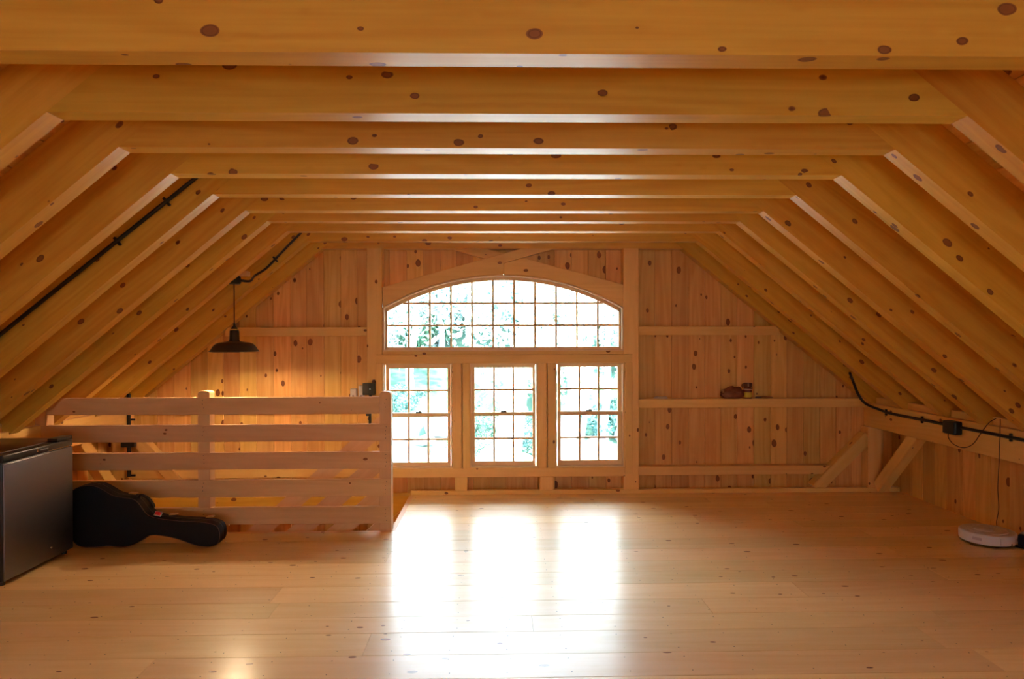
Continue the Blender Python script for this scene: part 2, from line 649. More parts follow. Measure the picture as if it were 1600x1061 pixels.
# ------------------------------------------------------------------ roof boards
ce = tag(empty('ceiling', (0, 0, HJ)), 'pine roof boards above the joists and rafters', 'ceiling', None, 'structure')
yl = W + 0.03 - YB
n = 17
wid = (KR - KL + 0.5) / n
for k in range(n):
    bar('roof_board', (KL - 0.25 + k * wid + .001 + wid, YB, HJ + 0.182), Y_, -X, yl, wid - .002, 0.02, M_WALL, ce)
for side in (-1, 1):
    K, s_ = (KL, SL) if side < 0 else (KR, SR)
    d = Vector((side, 0, -s_)).normalized()          # down the slope
    nn = Vector((side * s_, 0, 1)).normalized()      # outward
    base = Vector((K, YB, HJ)) + nn * ROOFD - d * 0.12
    L_ = 3.05
    m_ = 18
    for k in range(m_):
        p = base + d * (k * L_ / m_)
        wv_ = L_ / m_ - 0.002
        if side > 0:
            mobj('roof_board', board_mesh(yl, wv_, 0.02), M_WALL, ce, frame(p + d * wv_, Y_, -d, Y_.cross(-d)))
        else:
            mobj('roof_board', board_mesh(yl, wv_, 0.02), M_WALL, ce, frame(p, Y_, d, Y_.cross(d)))

box('leak_panel', KL - .45, KR + .45, YB - .03, W + .05, HJ + .206, HJ + .226, M_TIMBER, ce, .001, 'Y')  # unseen roof panels added to block light leaks, slopes below likewise
for side in (-1, 1):
    K, s_ = (KL, SL) if side < 0 else (KR, SR)
    d = Vector((side, 0, -s_)).normalized()
    nn = Vector((side * s_, 0, 1)).normalized()
    p = Vector((K, YB - .03, HJ)) + nn * (ROOFD + .024) - d * .2
    ey = d if side < 0 else -d
    if side > 0:
        p = p + d * 3.15
    mobj('leak_panel', board_mesh(W + .08 - YB, 3.15, 0.02, .001), M_TIMBER, ce, frame(p, Y_, ey, Y_.cross(ey)))
# ------------------------------------------------------------------ joists and rafters
jd = 0.18


def joist_x():
    return


for i, y0 in enumerate(JY):
    t = JT if i < 9 else 0.10
    wh = ORD[i] + ' from the camera' if i < 9 else 'last one, over the arched window against the end wall'
    Kl, Kr = KL + R.uniform(-.004, .004), KR + R.uniform(-.004, .004)
    dz = R.uniform(-.002, .002)
    # joist: trapezoid, ends cut along the underside line of the rafters
    ext = jd / SL
    pts = [(Kl, 0), (Kr, 0), (Kr - jd / SR, jd), (Kl + jd / SL, jd)]
    u0_ = pts[0][0]
    me = prism_mesh([(p[0] - u0_, p[1]) for p in pts], t, 'joist')
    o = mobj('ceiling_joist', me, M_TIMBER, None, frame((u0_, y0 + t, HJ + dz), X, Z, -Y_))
    tag(o, 'pine ceiling joist, ' + wh, 'joist', 'pine ceiling joists across the attic')
    for side in (-1, 1):
        K, s_ = (Kl, SL) if side < 0 else (Kr, SR)
        d = Vector((side, 0, -s_)).normalized()
        L_ = (XR + 0.0 - K) / d.x if side > 0 else (XL - K) / d.x
        e = ROOFD
        up_ = jd / (s_ / math.hypot(1, s_))      # how far the rafter runs up past the knee
        # local: x down the slope, y outward
        tn = s_
        pts = [(0, 0), (L_, 0), (L_ - e * s_, e), (-up_ + e / s_, e), (-up_, 0)]
        # bottom end cut vertical, top end cut level with the joist's top
        nn = Vector((side * s_, 0, 1)).normalized()
        ez = d.cross(nn)
        me = prism_mesh(pts, t - 0.004, 'rafter')
        yo = y0 + 0.002 if ez.y > 0 else y0 + t - 0.002
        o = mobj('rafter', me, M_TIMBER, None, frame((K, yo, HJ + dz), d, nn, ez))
        sd_ = 'left' if side < 0 else 'right'
        if i < 9:
            lb = '%s slope pine rafter running down from the %s ceiling joist from the camera' % (sd_, ORD[i])
        else:
            lb = '%s slope pine rafter lying against the end wall boards' % sd_
        tag(o, lb, 'rafter', 'pine rafters of the %s roof slope' % sd_)

# ------------------------------------------------------------------ plates, posts, girts, braces
zpt, zpb = 0.810, 0.592
tag(box('plate_beam', PRI, XR, YB, W, zpb, zpt, M_POST, None, 0.004, 'Y'), 'long pine plate beam under the right rafters', 'beam')
tag(box('plate_beam', XL, PLI, YB, W, 0.585, 0.80, M_POST, None, 0.004, 'Y'), 'long pine plate beam under the left rafters', 'beam')
for side in (-1, 1):
    for i in range(9):
        ya, yb_ = JY[i] + JT + .002, JY[i + 1] - .002
        sd_ = 'left' if side < 0 else 'right'
        if side > 0:
            o = box('blocking', PRI + 0.045, PRI + 0.085, ya, yb_, zpt, zpt + 0.055, M_POST, None, 0.002, 'Y')
        else:
            o = box('blocking', PLI - 0.085, PLI - 0.045, ya, yb_, 0.80, 0.855, M_POST, None, 0.002, 'Y')
        tag(o, 'short pine block on the %s plate between the %s and %s rafters from the camera' % (sd_, ORD[i], ORD[i + 1]), 'block', 'blocks on the %s plate beam' % sd_)


def px(x, yp=525, Y=F):
    return at(x, yp, Y)


pl0, pl1 = px(573, 500).x, px(597, 500).x
pr0, pr1 = px(974, 500).x, px(998, 500).x
SG = 0.0
POSTD = 0.122
tag(box('wall_post', pl0, pl1, F, F + POSTD, LOW, HJ, M_POST, None, 0.004, 'Z'), 'tall square pine post at the left side of the arched window', 'post')
tag(box('wall_post', pr0, pr1, F, F + POSTD, 0.0, HJ, M_POST, None, 0.004, 'Z'), 'tall square pine post at the right side of the arched window', 'post')
cp0, cp1 = px(1356.5, 700).x, px(1372, 700).x
tag(box('wall_post', cp0, cp1 + .03, F, F + POSTD, 0.0, zpb, M_POST, None, 0.003, 'Z'), 'short pine corner post under the right plate beam', 'post')
tag(box('wall_post', PLI - 0.13, PLI - 0.02, F, F + POSTD, LOW, 0.585, M_POST, None, 0.003, 'Z'), 'pine corner post under the left plate beam', 'post')
# base strip along the foot of the end wall
tag(box('baseboard_back', OX + 0.0, cp1 + .2, F - 0.004, F + 0.05, 0.0, 0.038, M_POST), 'low pine sill strip along the foot of the end wall', 'baseboard', None, 'structure')

gz = [(at(1100, 509.8, F).z, at(1100, 523.8, F).z), (at(1100, 624, F).z, at(1100, 638, F).z), (at(1100, 729.5, F).z, at(1100, 743.5, F).z)]
names = ['upper', 'middle', 'lower']
GF = F + 0.035
for (zt, zb), nm in zip(gz, names):
    xr_ = min(KR + (HJ - zt) / SR + 0.03, PRI - 0.02)
    if nm == 'lower':
        xr_ = at(1300, 735, F).x
    tag(box('wall_girt', pr1, xr_, GF, W - .001, zb, zt, M_POST, None, 0.003), 'horizontal pine girt right of the windows, %s of the three' % nm, 'girt', 'girts of the end wall')
    xl_ = max(KL - (HJ - zt) / SL - 0.03, PLI - 0.01)
    tag(box('wall_girt', xl_, pl0, GF, W - .001, zb, zt, M_POST, None, 0.003), 'horizontal pine girt left of the windows, %s of the three' % nm, 'girt', 'girts of the end wall')


def brace(p_lo, p_hi, wdt, depth, y0, label, plane='XZ'):
    p_lo, p_hi = Vector(p_lo), Vector(p_hi)
    d = (p_hi - p_lo)
    L_ = d.length
    d.normalize()
    n_ = (Vector((0, -1, 0)) if plane == 'XZ' else Vector((-1 if p_lo.x > 0 else 1, 0, 0)))
    ey = n_.cross(d).normalized()
    o = mobj('corner_brace', board_mesh(L_, wdt, depth, 0.003), M_POST, None, frame(p_lo - ey * wdt / 2, d, ey, n_))
    tag(o, label, 'brace', 'diagonal corner braces')
    return o


yb1 = F + 0.115
lo, hi = at(1277, 768, F), at(1357, 683, F)
brace((lo.x, yb1, lo.z + 0.02), (cp0 + 0.015, yb1, hi.z), 0.105, 0.105, 0, 'diagonal pine brace on the end wall beside the right corner post')
brace((PRI + 0.115, F - 0.03, 0.05), (PRI + 0.115, F - 0.60, zpb + 0.02), 0.105, 0.09, 0, 'diagonal pine brace rising from the right corner post to the plate beam', 'YZ')
brace((PLI + 0.55, yb1, 0.0), (PLI - 0.01, yb1, 0.60), 0.105, 0.10, 0, 'diagonal pine brace on the end wall behind the left railing')
brace((PLI - 0.11, F - 0.03, 0.0), (PLI - 0.11, F - 0.60, 0.60), 0.105, 0.09, 0, 'diagonal pine brace from the left corner to the left plate beam', 'YZ')

# studs under the window sill
sill_b = at(800, 744.7, F).z
for a, b, lb in ((710.8, 730.5, 'under the left window gap'), (843, 865, 'under the right window gap')):
    tag(box('sill_stud', px(a, 755).x, px(b, 755).x, F, F + POSTD, 0.0, sill_b, M_POST, None, 0.003, 'Z'), 'short pine stud below the window sill, ' + lb, 'stud')

# sill beam, header, casings (trim)
fr = F - 0.022
sz1 = at(800, 730.6, F).z
tag(box('trim_4', px(590, 738).x, px(976, 738).x, fr, W - .002, sill_b, sz1, M_POST, None, 0.004), 'pine sill beam under the three lower windows', 'trim', None, 'structure')
hz1, hz0 = at(790, 553.8, F).z, at(790, 567.4, F).z
tag(box('trim_5', px(588, 560).x, px(987.4, 560).x, fr, W - .002, hz0, hz1, M_POST, None, 0.003), 'pine header between the arched window and lower windows', 'trim', None, 'structure')
az0 = at(786, 548.6, F).z
tag(box('trim_6', wxl - .002, wxr + .002, F + 0.012, W - .002, hz1, az0, M_POST, None, 0.002), 'thin pine ledge under the arched window', 'trim', None, 'structure')
cas = [(588, 597.6), (707, 721.3), (723.2, 734.4), (840.6, 853.6), (855.6, 868), (975.2, 987.4)]
tn_ = 7
for k, (a, b) in enumerate(cas):
    z0 = sz1 if k != 5 else at(980, 740, F).z
    xa, xb = px(a, 650).x, px(b, 650).x
    if k == 5:
        xa = px(976.2, 650).x
    tag(box('trim_%d' % tn_, xa, xb, fr + (0.004 if k in (2, 4) else 0), W - .002, z0, hz0, M_POST, None, 0.003, 'Z'),
        'upright pine casing, %s counted from the left among the lower windows' % ORD[k], 'trim', None, 'structure')
    tn_ += 1
for (a, b) in ((721.3, 723.2), (853.6, 855.6)):
    tag(box('trim_%d' % tn_, px(a, 650).x, px(b, 650).x, F + 0.03, W - .002, sz1, hz0, M_POST, None, 0.0005, 'Z'),
        'recessed pine strip in the joint between two casings, %s gap' % ('left' if a < 800 else 'right'), 'trim', None, 'structure')
    tn_ += 1

# arch braces over the window
cs = [(786.4 + 187.5 * math.sin(math.radians(a)) / math.sin(math.radians(30.17)) * 1.0, 0) for a in ()]


def arc_px(x0, x1, n_=16, grow=0.0):
    out = []
    for k in range(n_ + 1):
        xx = x0 + (x1 - x0) * k / n_
        rr = 373 + grow
        dx = xx - 786.4
        out.append((xx, 429.3 + 373 - math.sqrt(rr * rr - dx * dx)))
    return out


def shape(name, polys, mat, label, cat, y_front_depths, parent=None):
    """solid from pixel outlines on the end wall: list of (outline, y_front, thickness)"""
    bm = bmesh.new()
    o3 = at(786.4, 480, F)
    for (pp, yf, th) in polys:
        w3 = [at(a, b, F) for a, b in pp]
        me = prism_mesh([(p.x - o3.x, p.z - o3.z) for p in w3], th, 'tmp', 0.003)
        me.transform(Matrix.Translation((0, 0, -(yf + th - F))))
        bm.from_mesh(me)
    me = bpy.data.meshes.new(name)
    bm.to_mesh(me)
    bm.free()
    ob = mobj(name, me, mat, parent, frame((o3.x, F, o3.z), X, Z, -Y_))
    tag(ob, label, cat)
    return ob


shape('arch_brace', [([(597.5, 448.7), (815, 388), (868, 388), (818, 402.3), (786.4, 410.8), (786.4, 429.3)] + arc_px(786.4, 598.4), F + 0.004, 0.045)], M_POST,
      'curved pine arch timber over the left half of the arched window', 'arch brace', None)
shape('arch_brace', [([(787, 411), (818, 402.8), (974, 444.5), (974, 480)] + arc_px(974, 787), F + 0.006, 0.09),
                     ([(705, 388), (760, 388), (818, 403.2), (787, 411.5), (757, 403.6)], F + 0.051, 0.045)], M_POST,
      'curved pine arch timber over the right half of the arched window', 'arch brace', None)

# ------------------------------------------------------------------ windows
GY = F + 0.085    # glass plane


def win_bar(name, xa, xb, za, zb, y0, y1, parent, grain, mat=None):
    return box(name, xa, xb, y0, y1, za, zb, mat or M_SASH, parent, 0.0015, grain)


def sash(parent, xa, xb, zb, zt, gxa, gxb, gzb, gzt, yy, ncol, nrow):
    """rails, stiles, muntins and panes of one sash"""
    s = empty('sash', ((xa + xb) / 2, yy, zb), parent=parent)
    win_bar('stile', xa, gxa, zb, zt, yy - 0.02, yy + 0.02, s, 'Z')
    win_bar('stile', gxb, xb, zb, zt, yy - 0.02, yy + 0.02, s, 'Z')
    win_bar('rail', gxa, gxb, zb, gzb, yy - 0.02, yy + 0.02, s, 'X')
    win_bar('rail', gxa, gxb, gzt, zt, yy - 0.02, yy + 0.02, s, 'X')
    mw = 0.0085
    for i in range(1, ncol):
        xm = gxa + (gxb - gxa) * i / ncol
        win_bar('muntin', xm - mw, xm + mw, gzb, gzt, yy - 0.012, yy + 0.012, s, 'Z')
    for j in range(1, nrow):
        zm = gzb + (gzt - gzb) * j / nrow
        win_bar('muntin', gxa, gxb, zm - mw, zm + mw, yy - 0.011, yy + 0.011, s, 'X')
    cw, rh = (gxb - gxa) / ncol, (gzt - gzb) / nrow
    for i in range(ncol):
        for j in range(nrow):
            bar('pane', (gxa + i * cw + .001, yy + 0.002, gzb + j * rh + .001), X, Z, cw - .002, rh - .002, 0.003, M_GLASS, s, 0.0004)
    return s


GSC = GY / F
lab = ['left lower double-hung window with twelve panes behind the railing post', 'middle lower double-hung window with twelve panes', 'right lower double-hung window with twelve panes']
for k, (j0, s0, g0, g1, s1, j1) in enumerate([(597.6, 603.5, 608.6, 699.6, 704.2, 706.5), (734.6, 737.0, 741.8, 832, 836, 840.4), (868.2, 871.2, 875.6, 964.8, 971, 975)]):
    wn_ = tag(empty('window_%d' % (k + 2), (px((g0 + g1) / 2).x, GY, sz1)), lab[k], 'window', None, 'structure')
    dy = -0.8 * k
    Yu, Yl = GY + 0.02, GY - 0.025
    f_ = wn_
    # jamb liner
    xa, xb = px(j0, 650).x - 0.001, px(j1, 650).x + 0.001
    win_bar('jamb', xa, xa + 0.012, sz1, hz0, F + 0.0, W + 0.05, f_, 'Z')
    win_bar('jamb', xb - 0.012, xb, sz1, hz0, F + 0.0, W + 0.05, f_, 'Z')
    win_bar('head_jamb', xa + .012, xb - .012, hz0 - 0.012, hz0, F, W + 0.05, f_, 'X')
    win_bar('sill', xa + .012, xb - .012, sz1, sz1 + 0.010, F - 0.005, W + 0.06, f_, 'X')

    def q(xx, yy_, Yp):
        return at(xx, yy_ + dy, Yp)
    zmid = q(800, 646.5, Yu).z
    A = sash(f_, q(s0, 600, Yu).x, q(s1, 600, Yu).x, q(700, 649.5, Yu).z, hz0 - .012, q(g0, 600, Yu).x, q(g1, 600, Yu).x,
             q(700, 644.5, Yu).z, q(700, 575.2, Yu).z, Yu, 3, 2)
    B = sash(f_, q(s0, 680, Yl).x, q(s1, 680, Yl).x, sz1 + 0.012, q(700, 645.2, Yl).z, q(g0 + .3, 680, Yl).x, q(g1, 680, Yl).x,
             q(700, 721.5, Yl).z, q(700, 650.8, Yl).z, Yl, 3, 2)
    xc = (q(g0, 600, Yl).x + q(g1, 600, Yl).x) / 2
    lk = mobj('sash_lock', rbox_mesh(0.055, 0.022, 0.012, 0.004, 2), M_BLACK, f_, Matrix.Translation((xc, Yl, q(700, 645.2, Yl).z)))
    mobj('lock_lever', rbox_mesh(0.012, 0.03, 0.008, 0.002, 2), M_CHROME, lk, Matrix.Translation((xc + .01, Yl - .004, q(700, 645.2, Yl).z + .012)) @ Matrix.Rotation(.5, 4, 'Z'))

# arched window
aw = tag(empty('window_1', (ARX, GY, az0)), 'wide arched window with a grid of small panes', 'window', None, 'structure')
win_bar('jamb', wxl - .002, wxl + 0.012, az0, at(600, 480, F).z, F + 0.0, W + 0.05, aw, 'Z')
win_bar('jamb', wxr - .012, wxr + 0.002, az0, at(600, 480, F).z, F + 0.0, W + 0.05, aw, 'Z')
win_bar('sill', wxl + .012, wxr - .012, az0, az0 + 0.012, F + 0.012, W + 0.06, aw, 'X')


def arc_strip(name, g0_, g1_, ya, yb_, xa, xb, parent, mat):
    """curved frame member between two arc offsets (metres)"""
    n_ = 28
    bm = bmesh.new()
    rings = []
    for k in range(n_ + 1):
        xx = xa + (xb - xa) * k / n_
        a = (xx, arch(xx, g0_))
        b = (xx, arch(xx, g1_))
        rings.append([bm.verts.new((a[0], ya, a[1])), bm.verts.new((b[0], ya, b[1])), bm.verts.new((b[0], yb_, b[1])), bm.verts.new((a[0], yb_, a[1]))])
    for a, b in zip(rings, rings[1:]):
        for i in range(4):
            j = (i + 1) % 4
            bm.faces.new((a[i], a[j], b[j], b[i]))
    bm.faces.new(rings[0][::-1])
    bm.faces.new(rings[-1])
    bmesh.ops.recalc_face_normals(bm, faces=bm.faces)
    me = bpy.data.meshes.new(name)
    bm.to_mesh(me)
    bm.free()
    return mobj(name, me, mat, parent, Matrix.Identity(4))


arc_strip('arched_jamb', -0.002, -0.014, F + 0.0, W + 0.05, wxl, wxr, aw, M_SASH)
gl, gr_ = at(606, 540, GY).x, at(966.6, 540, GY).x
gb = at(786, 542, GY).z
ws = empty('sash', (ARX, GY, az0), parent=aw)
sx0, sx1 = wxl + 0.013, wxr - 0.013
# the arc of the glass edge on the glass plane
GA = 0.045


def garch(x):
    return arch(x, -GA)


arc_strip('arched_rail', -0.0145, -GA, GY - 0.02, GY + 0.02, sx0, sx1, ws, M_SASH)
win_bar('stile', sx0, gl, az0 + .012, garch(gl) + .01, GY - 0.02, GY + 0.02, ws, 'Z')
win_bar('stile', gr_, sx1, az0 + .012, garch(gr_) + .01, GY - 0.02, GY + 0.02, ws, 'Z')
win_bar('rail', gl, gr_, az0 + .012, gb, GY - 0.02, GY + 0.02, ws, 'X')
zs = [gb, at(786, 508.4, GY).z, at(786, 473.8, GY).z, 9]
cw = (gr_ - gl) / 11
mw = 0.0085
for i in range(1, 11):
    xm = gl + cw * i
    win_bar('muntin', xm - mw, xm + mw, gb, garch(xm) + .004, GY - 0.012, GY + 0.012, ws, 'Z')
for z in zs[1:3]:
    # ends where the arc crosses
    half = math.sqrt(max((ARR - GA) ** 2 - (z - (ARZ - ARR)) ** 2, 0))
    win_bar('muntin', max(gl, ARX - half), min(gr_, ARX + half), z - mw, z + mw, GY - 0.011, GY + 0.011, ws, 'X')
for i in range(11):
    xa, xb = gl + i * cw + .001, gl + (i + 1) * cw - .001
    for j in range(3):
        za, zb_ = zs[j] + .001, zs[j + 1] - .001
        n_ = 6
        topl = [(xa + (xb - xa) * k / n_, min(zb_, garch(xa + (xb - xa) * k / n_) + .004)) for k in range(n_ + 1)]
        topl = [p for p in topl if p[1] > za + .002]
        if len(topl) < 2:
            continue
        pts = [(topl[0][0], za), (topl[-1][0], za)] + topl[::-1]
        o0 = pts[0]
        mobj('pane', prism_mesh([(p[0] - o0[0], p[1] - o0[1]) for p in pts], 0.003, 'pane'), M_GLASS, ws, frame((o0[0], GY + .002, o0[1]), X, Z, -Y_))

# ------------------------------------------------------------------ stair guard railing
RY0, RY1 = 5.04, 5.04 + 0.036
rail = tag(empty('stair_railing', (-0.82, 5.04, 0)), 'pine guard railing of five horizontal boards around the stair opening', 'railing')
tops = [at(500, v, RY0).z for v in (620.5, 663.2, 706.5, 749.4, 792.2)]
xr1 = at(611, 700, RY0).x
xp1 = at(593, 700, RY0).x
m0, m1 = at(309, 700, RY0).x, at(327, 700, RY0).x
for k, zt in enumerate(tops):
    x0 = [-3.28, -3.42, -3.45, -3.45, -3.45][k]
    x1 = xr1 - .001 if k else xp1 - 0.002
    box('rail', x0, x1, RY0 - (0.002 if k else 0.001), RY1, zt - 0.124, zt, M_RAIL, rail, 0.002)


def post(xa, xb, zt, z0=0.0, side_round=True):
    r_ = 0.022
    h_ = zt - z0
    wd = xb - xa
    pts = [(0, 0), (h_ - r_, 0), (h_ - r_ * .55, r_ * .12), (h_ - r_ * 0.12, r_ * .55), (h_, r_), (h_, wd - r_), (h_ - r_ * .12, wd - r_ * .55), (h_ - r_ * .55, wd - r_ * .12), (h_ - r_, wd), (0, wd)]
    me = prism_mesh([(p[0], -p[1]) for p in pts], 0.088, 'post', 0.002)
    return mobj('post', me, M_RAIL, rail, frame((xa, RY0 + .001 + 0.088, z0), Z, -X, -Y_))


post(m0, m1 + .004, at(320, 611, RY0).z)
post(xp1, xr1, at(603, 612, RY0).z)
post(-3.365, -3.285, 0.92)
nb = bmesh.new()
for zt in tops:
    for k in range(4):
        for xx in (xp1 + 0.045, m0 + 0.04):
            if k == 3 and xx < -1:
                continue
            M_ = Matrix.Translation((xx + R.uniform(-.006, .006), RY0 - 0.0028, zt - 0.02 - k * 0.028)) @ Matrix.Rotation(math.pi / 2, 4, 'X')
            bmesh.ops.create_cone(nb, cap_ends=True, segments=6, radius1=.003, radius2=.003, depth=.001, matrix=M_)
me = bpy.data.meshes.new('screws')
nb.to_mesh(me)
nb.free()
tag(mobj('screw_heads', me, M_NAIL, rail), None, None, None, 'stuff')

# sloping stair railing
sr = tag(empty('stair_handrail', (-0.85, 5.16, 0)), 'pine handrail boards slanting down the stairs behind the guard railing', 'handrail')
SS = 0.8625
dS = Vector((-1, 0, -SS)).normalized()
xe = at(596, 700, 5.16).x
for k, yp in enumerate((647.5, 701.5, 755.5, 809)):
    p = at(596, yp, 5.16)
    vth = 0.124 / math.cos(math.atan(SS)) * 1.0
    L_ = [3.1, 3.1, 2.7, 2.3][k]
    # parallelogram with upright ends, local x along the slope, local y up
    pts = [(0, 0), (L_ , 0), (L_, -0.124), (0.0, -0.124)]
    e = 0.124 * SS
    pts = [(0, 0), (L_, 0), (L_ + e, -0.124), (e, -0.124)]
    nn = Vector((SS, 0, -1)).normalized() * -1
    nn = Vector((-SS, 0, 1)).normalized()
    ez = dS.cross(nn)
    me = prism_mesh(pts, 0.036, 'rail')
    o = mobj('rail', me, M_RAIL, sr, frame((p.x, 5.15 if ez.y > 0 else 5.186, p.z), dS, nn, ez))
box('post', -2.98, -2.90, 5.187, 5.26, LOW, -0.55, M_RAIL, sr, 0.003, 'Z')

# staircase below
st = tag(empty('staircase', (OX, 5.6, 0)), 'pine staircase dropping away below the railing', 'stairs')
nst = 11
rise = -LOW / (nst + 1)
going = rise / SS
for k in range(nst):
    zt = -rise * (k + 1)
    xx = OX - 0.02 - going * k
    box('tread', xx - going - 0.02, xx, 5.24, 6.06, zt - 0.032, zt, M_TIMBER, st, 0.003, 'Y')
for yy in (5.205, 6.062):
    L_ = 3.25
    nn = Vector((-SS, 0, 1)).normalized()
    ez = dS.cross(nn)
    me = prism_mesh([(0, 0), (L_, 0), (L_, -0.24), (0.2, -0.24)], 0.034, 'stringer')
    mobj('stringer', me, M_TIMBER, st, frame((OX - 0.015, yy if ez.y > 0 else yy + .034, -0.06), dS, nn, ez))

# ------------------------------------------------------------------ pendant lamp
LX, LY = at(366, 500, 5.29).x, 5.29
rim = at(366, 549, LY).z
zc = lambda yp: at(366, yp, LY).z
pend = tag(empty('pendant_lamp', (LX, LY, rim)), 'dark bronze barn pendant lamp hanging over the stair opening', 'lamp')
zb0 = zc(444)
mobj('canopy_box', lathe_mesh([(0, 0.06), (0.045, 0.06), (0.05, 0.05), (0.05, 0.008), (0.044, 0), (0, 0)], 24), M_BLACK, pend, Matrix.Translation((LX, LY, zb0)))
mobj('cord', tube_mesh([(0, 0, zc(512)), (0, 0, zb0 + .004)], 0.0045, 8), plain('dark red cord', (0.05, 0.012, 0.01), 0.7), pend, Matrix.Translation((LX, LY, 0)))
mobj('socket_cap', lathe_mesh([(0, 0.045), (0.006, 0.045), (0.009, 0.02), (0.022, 0.006), (0.024, 0.0), (0, 0)], 24), M_BLACK, pend, Matrix.Translation((LX, LY, zc(513.5))))
mobj('socket_ring', lathe_mesh([(0, 0.014), (0.020, 0.014), (0.030, 0.006), (0.031, 0), (0, 0)], 24), M_CHROME, pend, Matrix.Translation((LX, LY, zc(516))))
hN = zc(516) - rim
Rr = 0.184
prof = [(0.031, hN), (0.034, hN - .008), (0.036, 0.09), (0.042, 0.078), (0.07, 0.072), (0.11, 0.067), (0.135, 0.058), (0.155, 0.038), (0.17, 0.012), (0.180, 0.003), (Rr, 0.0)]
inner = [(r_ - 0.003 if r_ > .05 else r_ - .003, z - 0.0035) for r_, z in prof[::-1]]
inner[0] = (Rr - .001, -0.002)
mobj('shade', lathe_mesh(prof, 56), M_SHADE, pend, Matrix.Translation((LX, LY, rim)))
mobj('shade_lining', lathe_mesh(inner, 56), M_SHADE_IN, pend, Matrix.Translation((LX, LY, rim)))


def bulb_mat(name, strength, col):
    m, N, L, b = newmat(name)
    b.inputs['Emission Color'].default_value = (*col, 1)
    b.inputs['Emission Strength'].default_value = strength
    return m


BP = [(0, 0.0), (0.009, 0.003), (0.014, 0.010), (0.015, 0.018), (0.013, 0.026), (0.009, 0.034), (0.009, 0.048), (0, 0.048)]
mobj('bulb', lathe_mesh(BP, 20), bulb_mat('glowing bulb', 1500, BULB), pend, Matrix.Translation((LX, LY, rim + 0.030)))
# bare bulb on the joists behind the camera
cl_ = tag(empty('ceiling_lamp', (0.1, -0.9, HJ - .12)), 'bare warm bulb in a round socket on the ceiling behind the camera', 'lamp')
mobj('socket', lathe_mesh([(0, .12), (.06, .12), (.06, .10), (.03, .07), (.022, .058), (0, .058)], 24), M_SHADE_IN, cl_, Matrix.Translation((0.1, -0.9, HJ - .12)))
mobj('bulb', lathe_mesh(BP, 20), bulb_mat('glowing ceiling bulb', 650, (1, .70, .22)), cl_, Matrix.Translation((0.1, -0.9, HJ - .12)))
box('joist', KL, KR, -0.97, -0.85, HJ, HJ + .18, M_TIMBER, ce)
p = at(384, 432, 5.27)
tag(box('lamp_block', LX + 0.0, p.x + .01, LY - 0.035, LY + 0.05, zb0 + 0.062, zb0 + 0.10, M_RAIL), 'small pale pine block above the pendant lamp', 'block')


# ------------------------------------------------------------------ conduits
def conduit(name, pts, label, clips, rad=0.0105, boxes=()):
    e = tag(empty(name, pts[0]), label, 'conduit')
    mobj('pipe', tube_mesh(pts, rad, 10), M_BLACK, e)
    for c in clips:
        (p, axis, nrm) = c
        axis, nrm = Vector(axis).normalized(), Vector(nrm).normalized()
        sdv = axis.cross(nrm)
        mobj('clip', rbox_mesh(0.055, 0.014, 0.006 + rad, 0.002, 1), M_BLACK, e, frame(Vector(p) - nrm * rad, sdv, axis, sdv.cross(axis)))
    return e


# left, along the fifth rafter
yc = JY[4] - 0.0125
a0, a1 = at(-60, 571, yc), at(312, 273, yc)
conduit('black_conduit', [a0, a1], 'straight black steel conduit clipped along a left rafter face', [(at(183, 377, yc), a1 - a0, (0, -1, 0)), (at(260, 315, yc), a1 - a0, (0, -1, 0))], 0.011)
# to the lamp
yc = JY[8] - 0.0125
pts = [at(472, 362, yc), at(452, 382, yc), at(432, 403, yc), at(415, 420, yc - .02), at(398, 431, yc - .12)] 
pts.append(Vector((LX + 0.10, LY + 0.06, zb0 + 0.028)))
pts.append(Vector((LX + 0.045, LY + 0.01, zb0 + 0.028)))
conduit('lamp_conduit', spline(pts, 8), 'curved black conduit running from the joists to the pendant lamp', [(at(430, 405, yc), (1, 0, .9), (0, -1, 0))], 0.0095)
# right, along the plate
zc_ = 0.757
xc_ = PRI - 0.0135
pr = [at(1328, 583, JY[8] + .1), at(1333, 596, JY[8] + .25), at(1341, 616, 5.95), at(1353, 631, 6.02)]
pr = [Vector((min(p.x, xc_), p.y, p.z)) for p in pr]
pr += [Vector((xc_, 6.0, zc_ + .012)), Vector((xc_, 5.85, zc_)), Vector((xc_, 5.4, zc_))]
pp = spline(pr, 8) + [Vector((xc_, 3.4, zc_))]
rc = conduit('wall_conduit', pp, 'black steel conduit clipped along the right plate beam', [((xc_, yy, zc_), (0, 1, 0), (-1, 0, 0)) for yy in (5.93, 5.42, 4.47, 3.9)], 0.0115)
yb0 = 5.02
jb = mobj('junction_box', rbox_mesh(0.10, 0.135, 0.062, 0.012, 3), M_BLACK, rc, frame((PRI - 0.001, yb0, zc_ - 0.008), Z, Y_, -X))
mobj('box_cover', rbox_mesh(0.09, 0.125, 0.006, 0.002, 2), M_BLACK, jb, frame((PRI - 0.062, yb0, zc_ - 0.008), Z, Y_, -X))
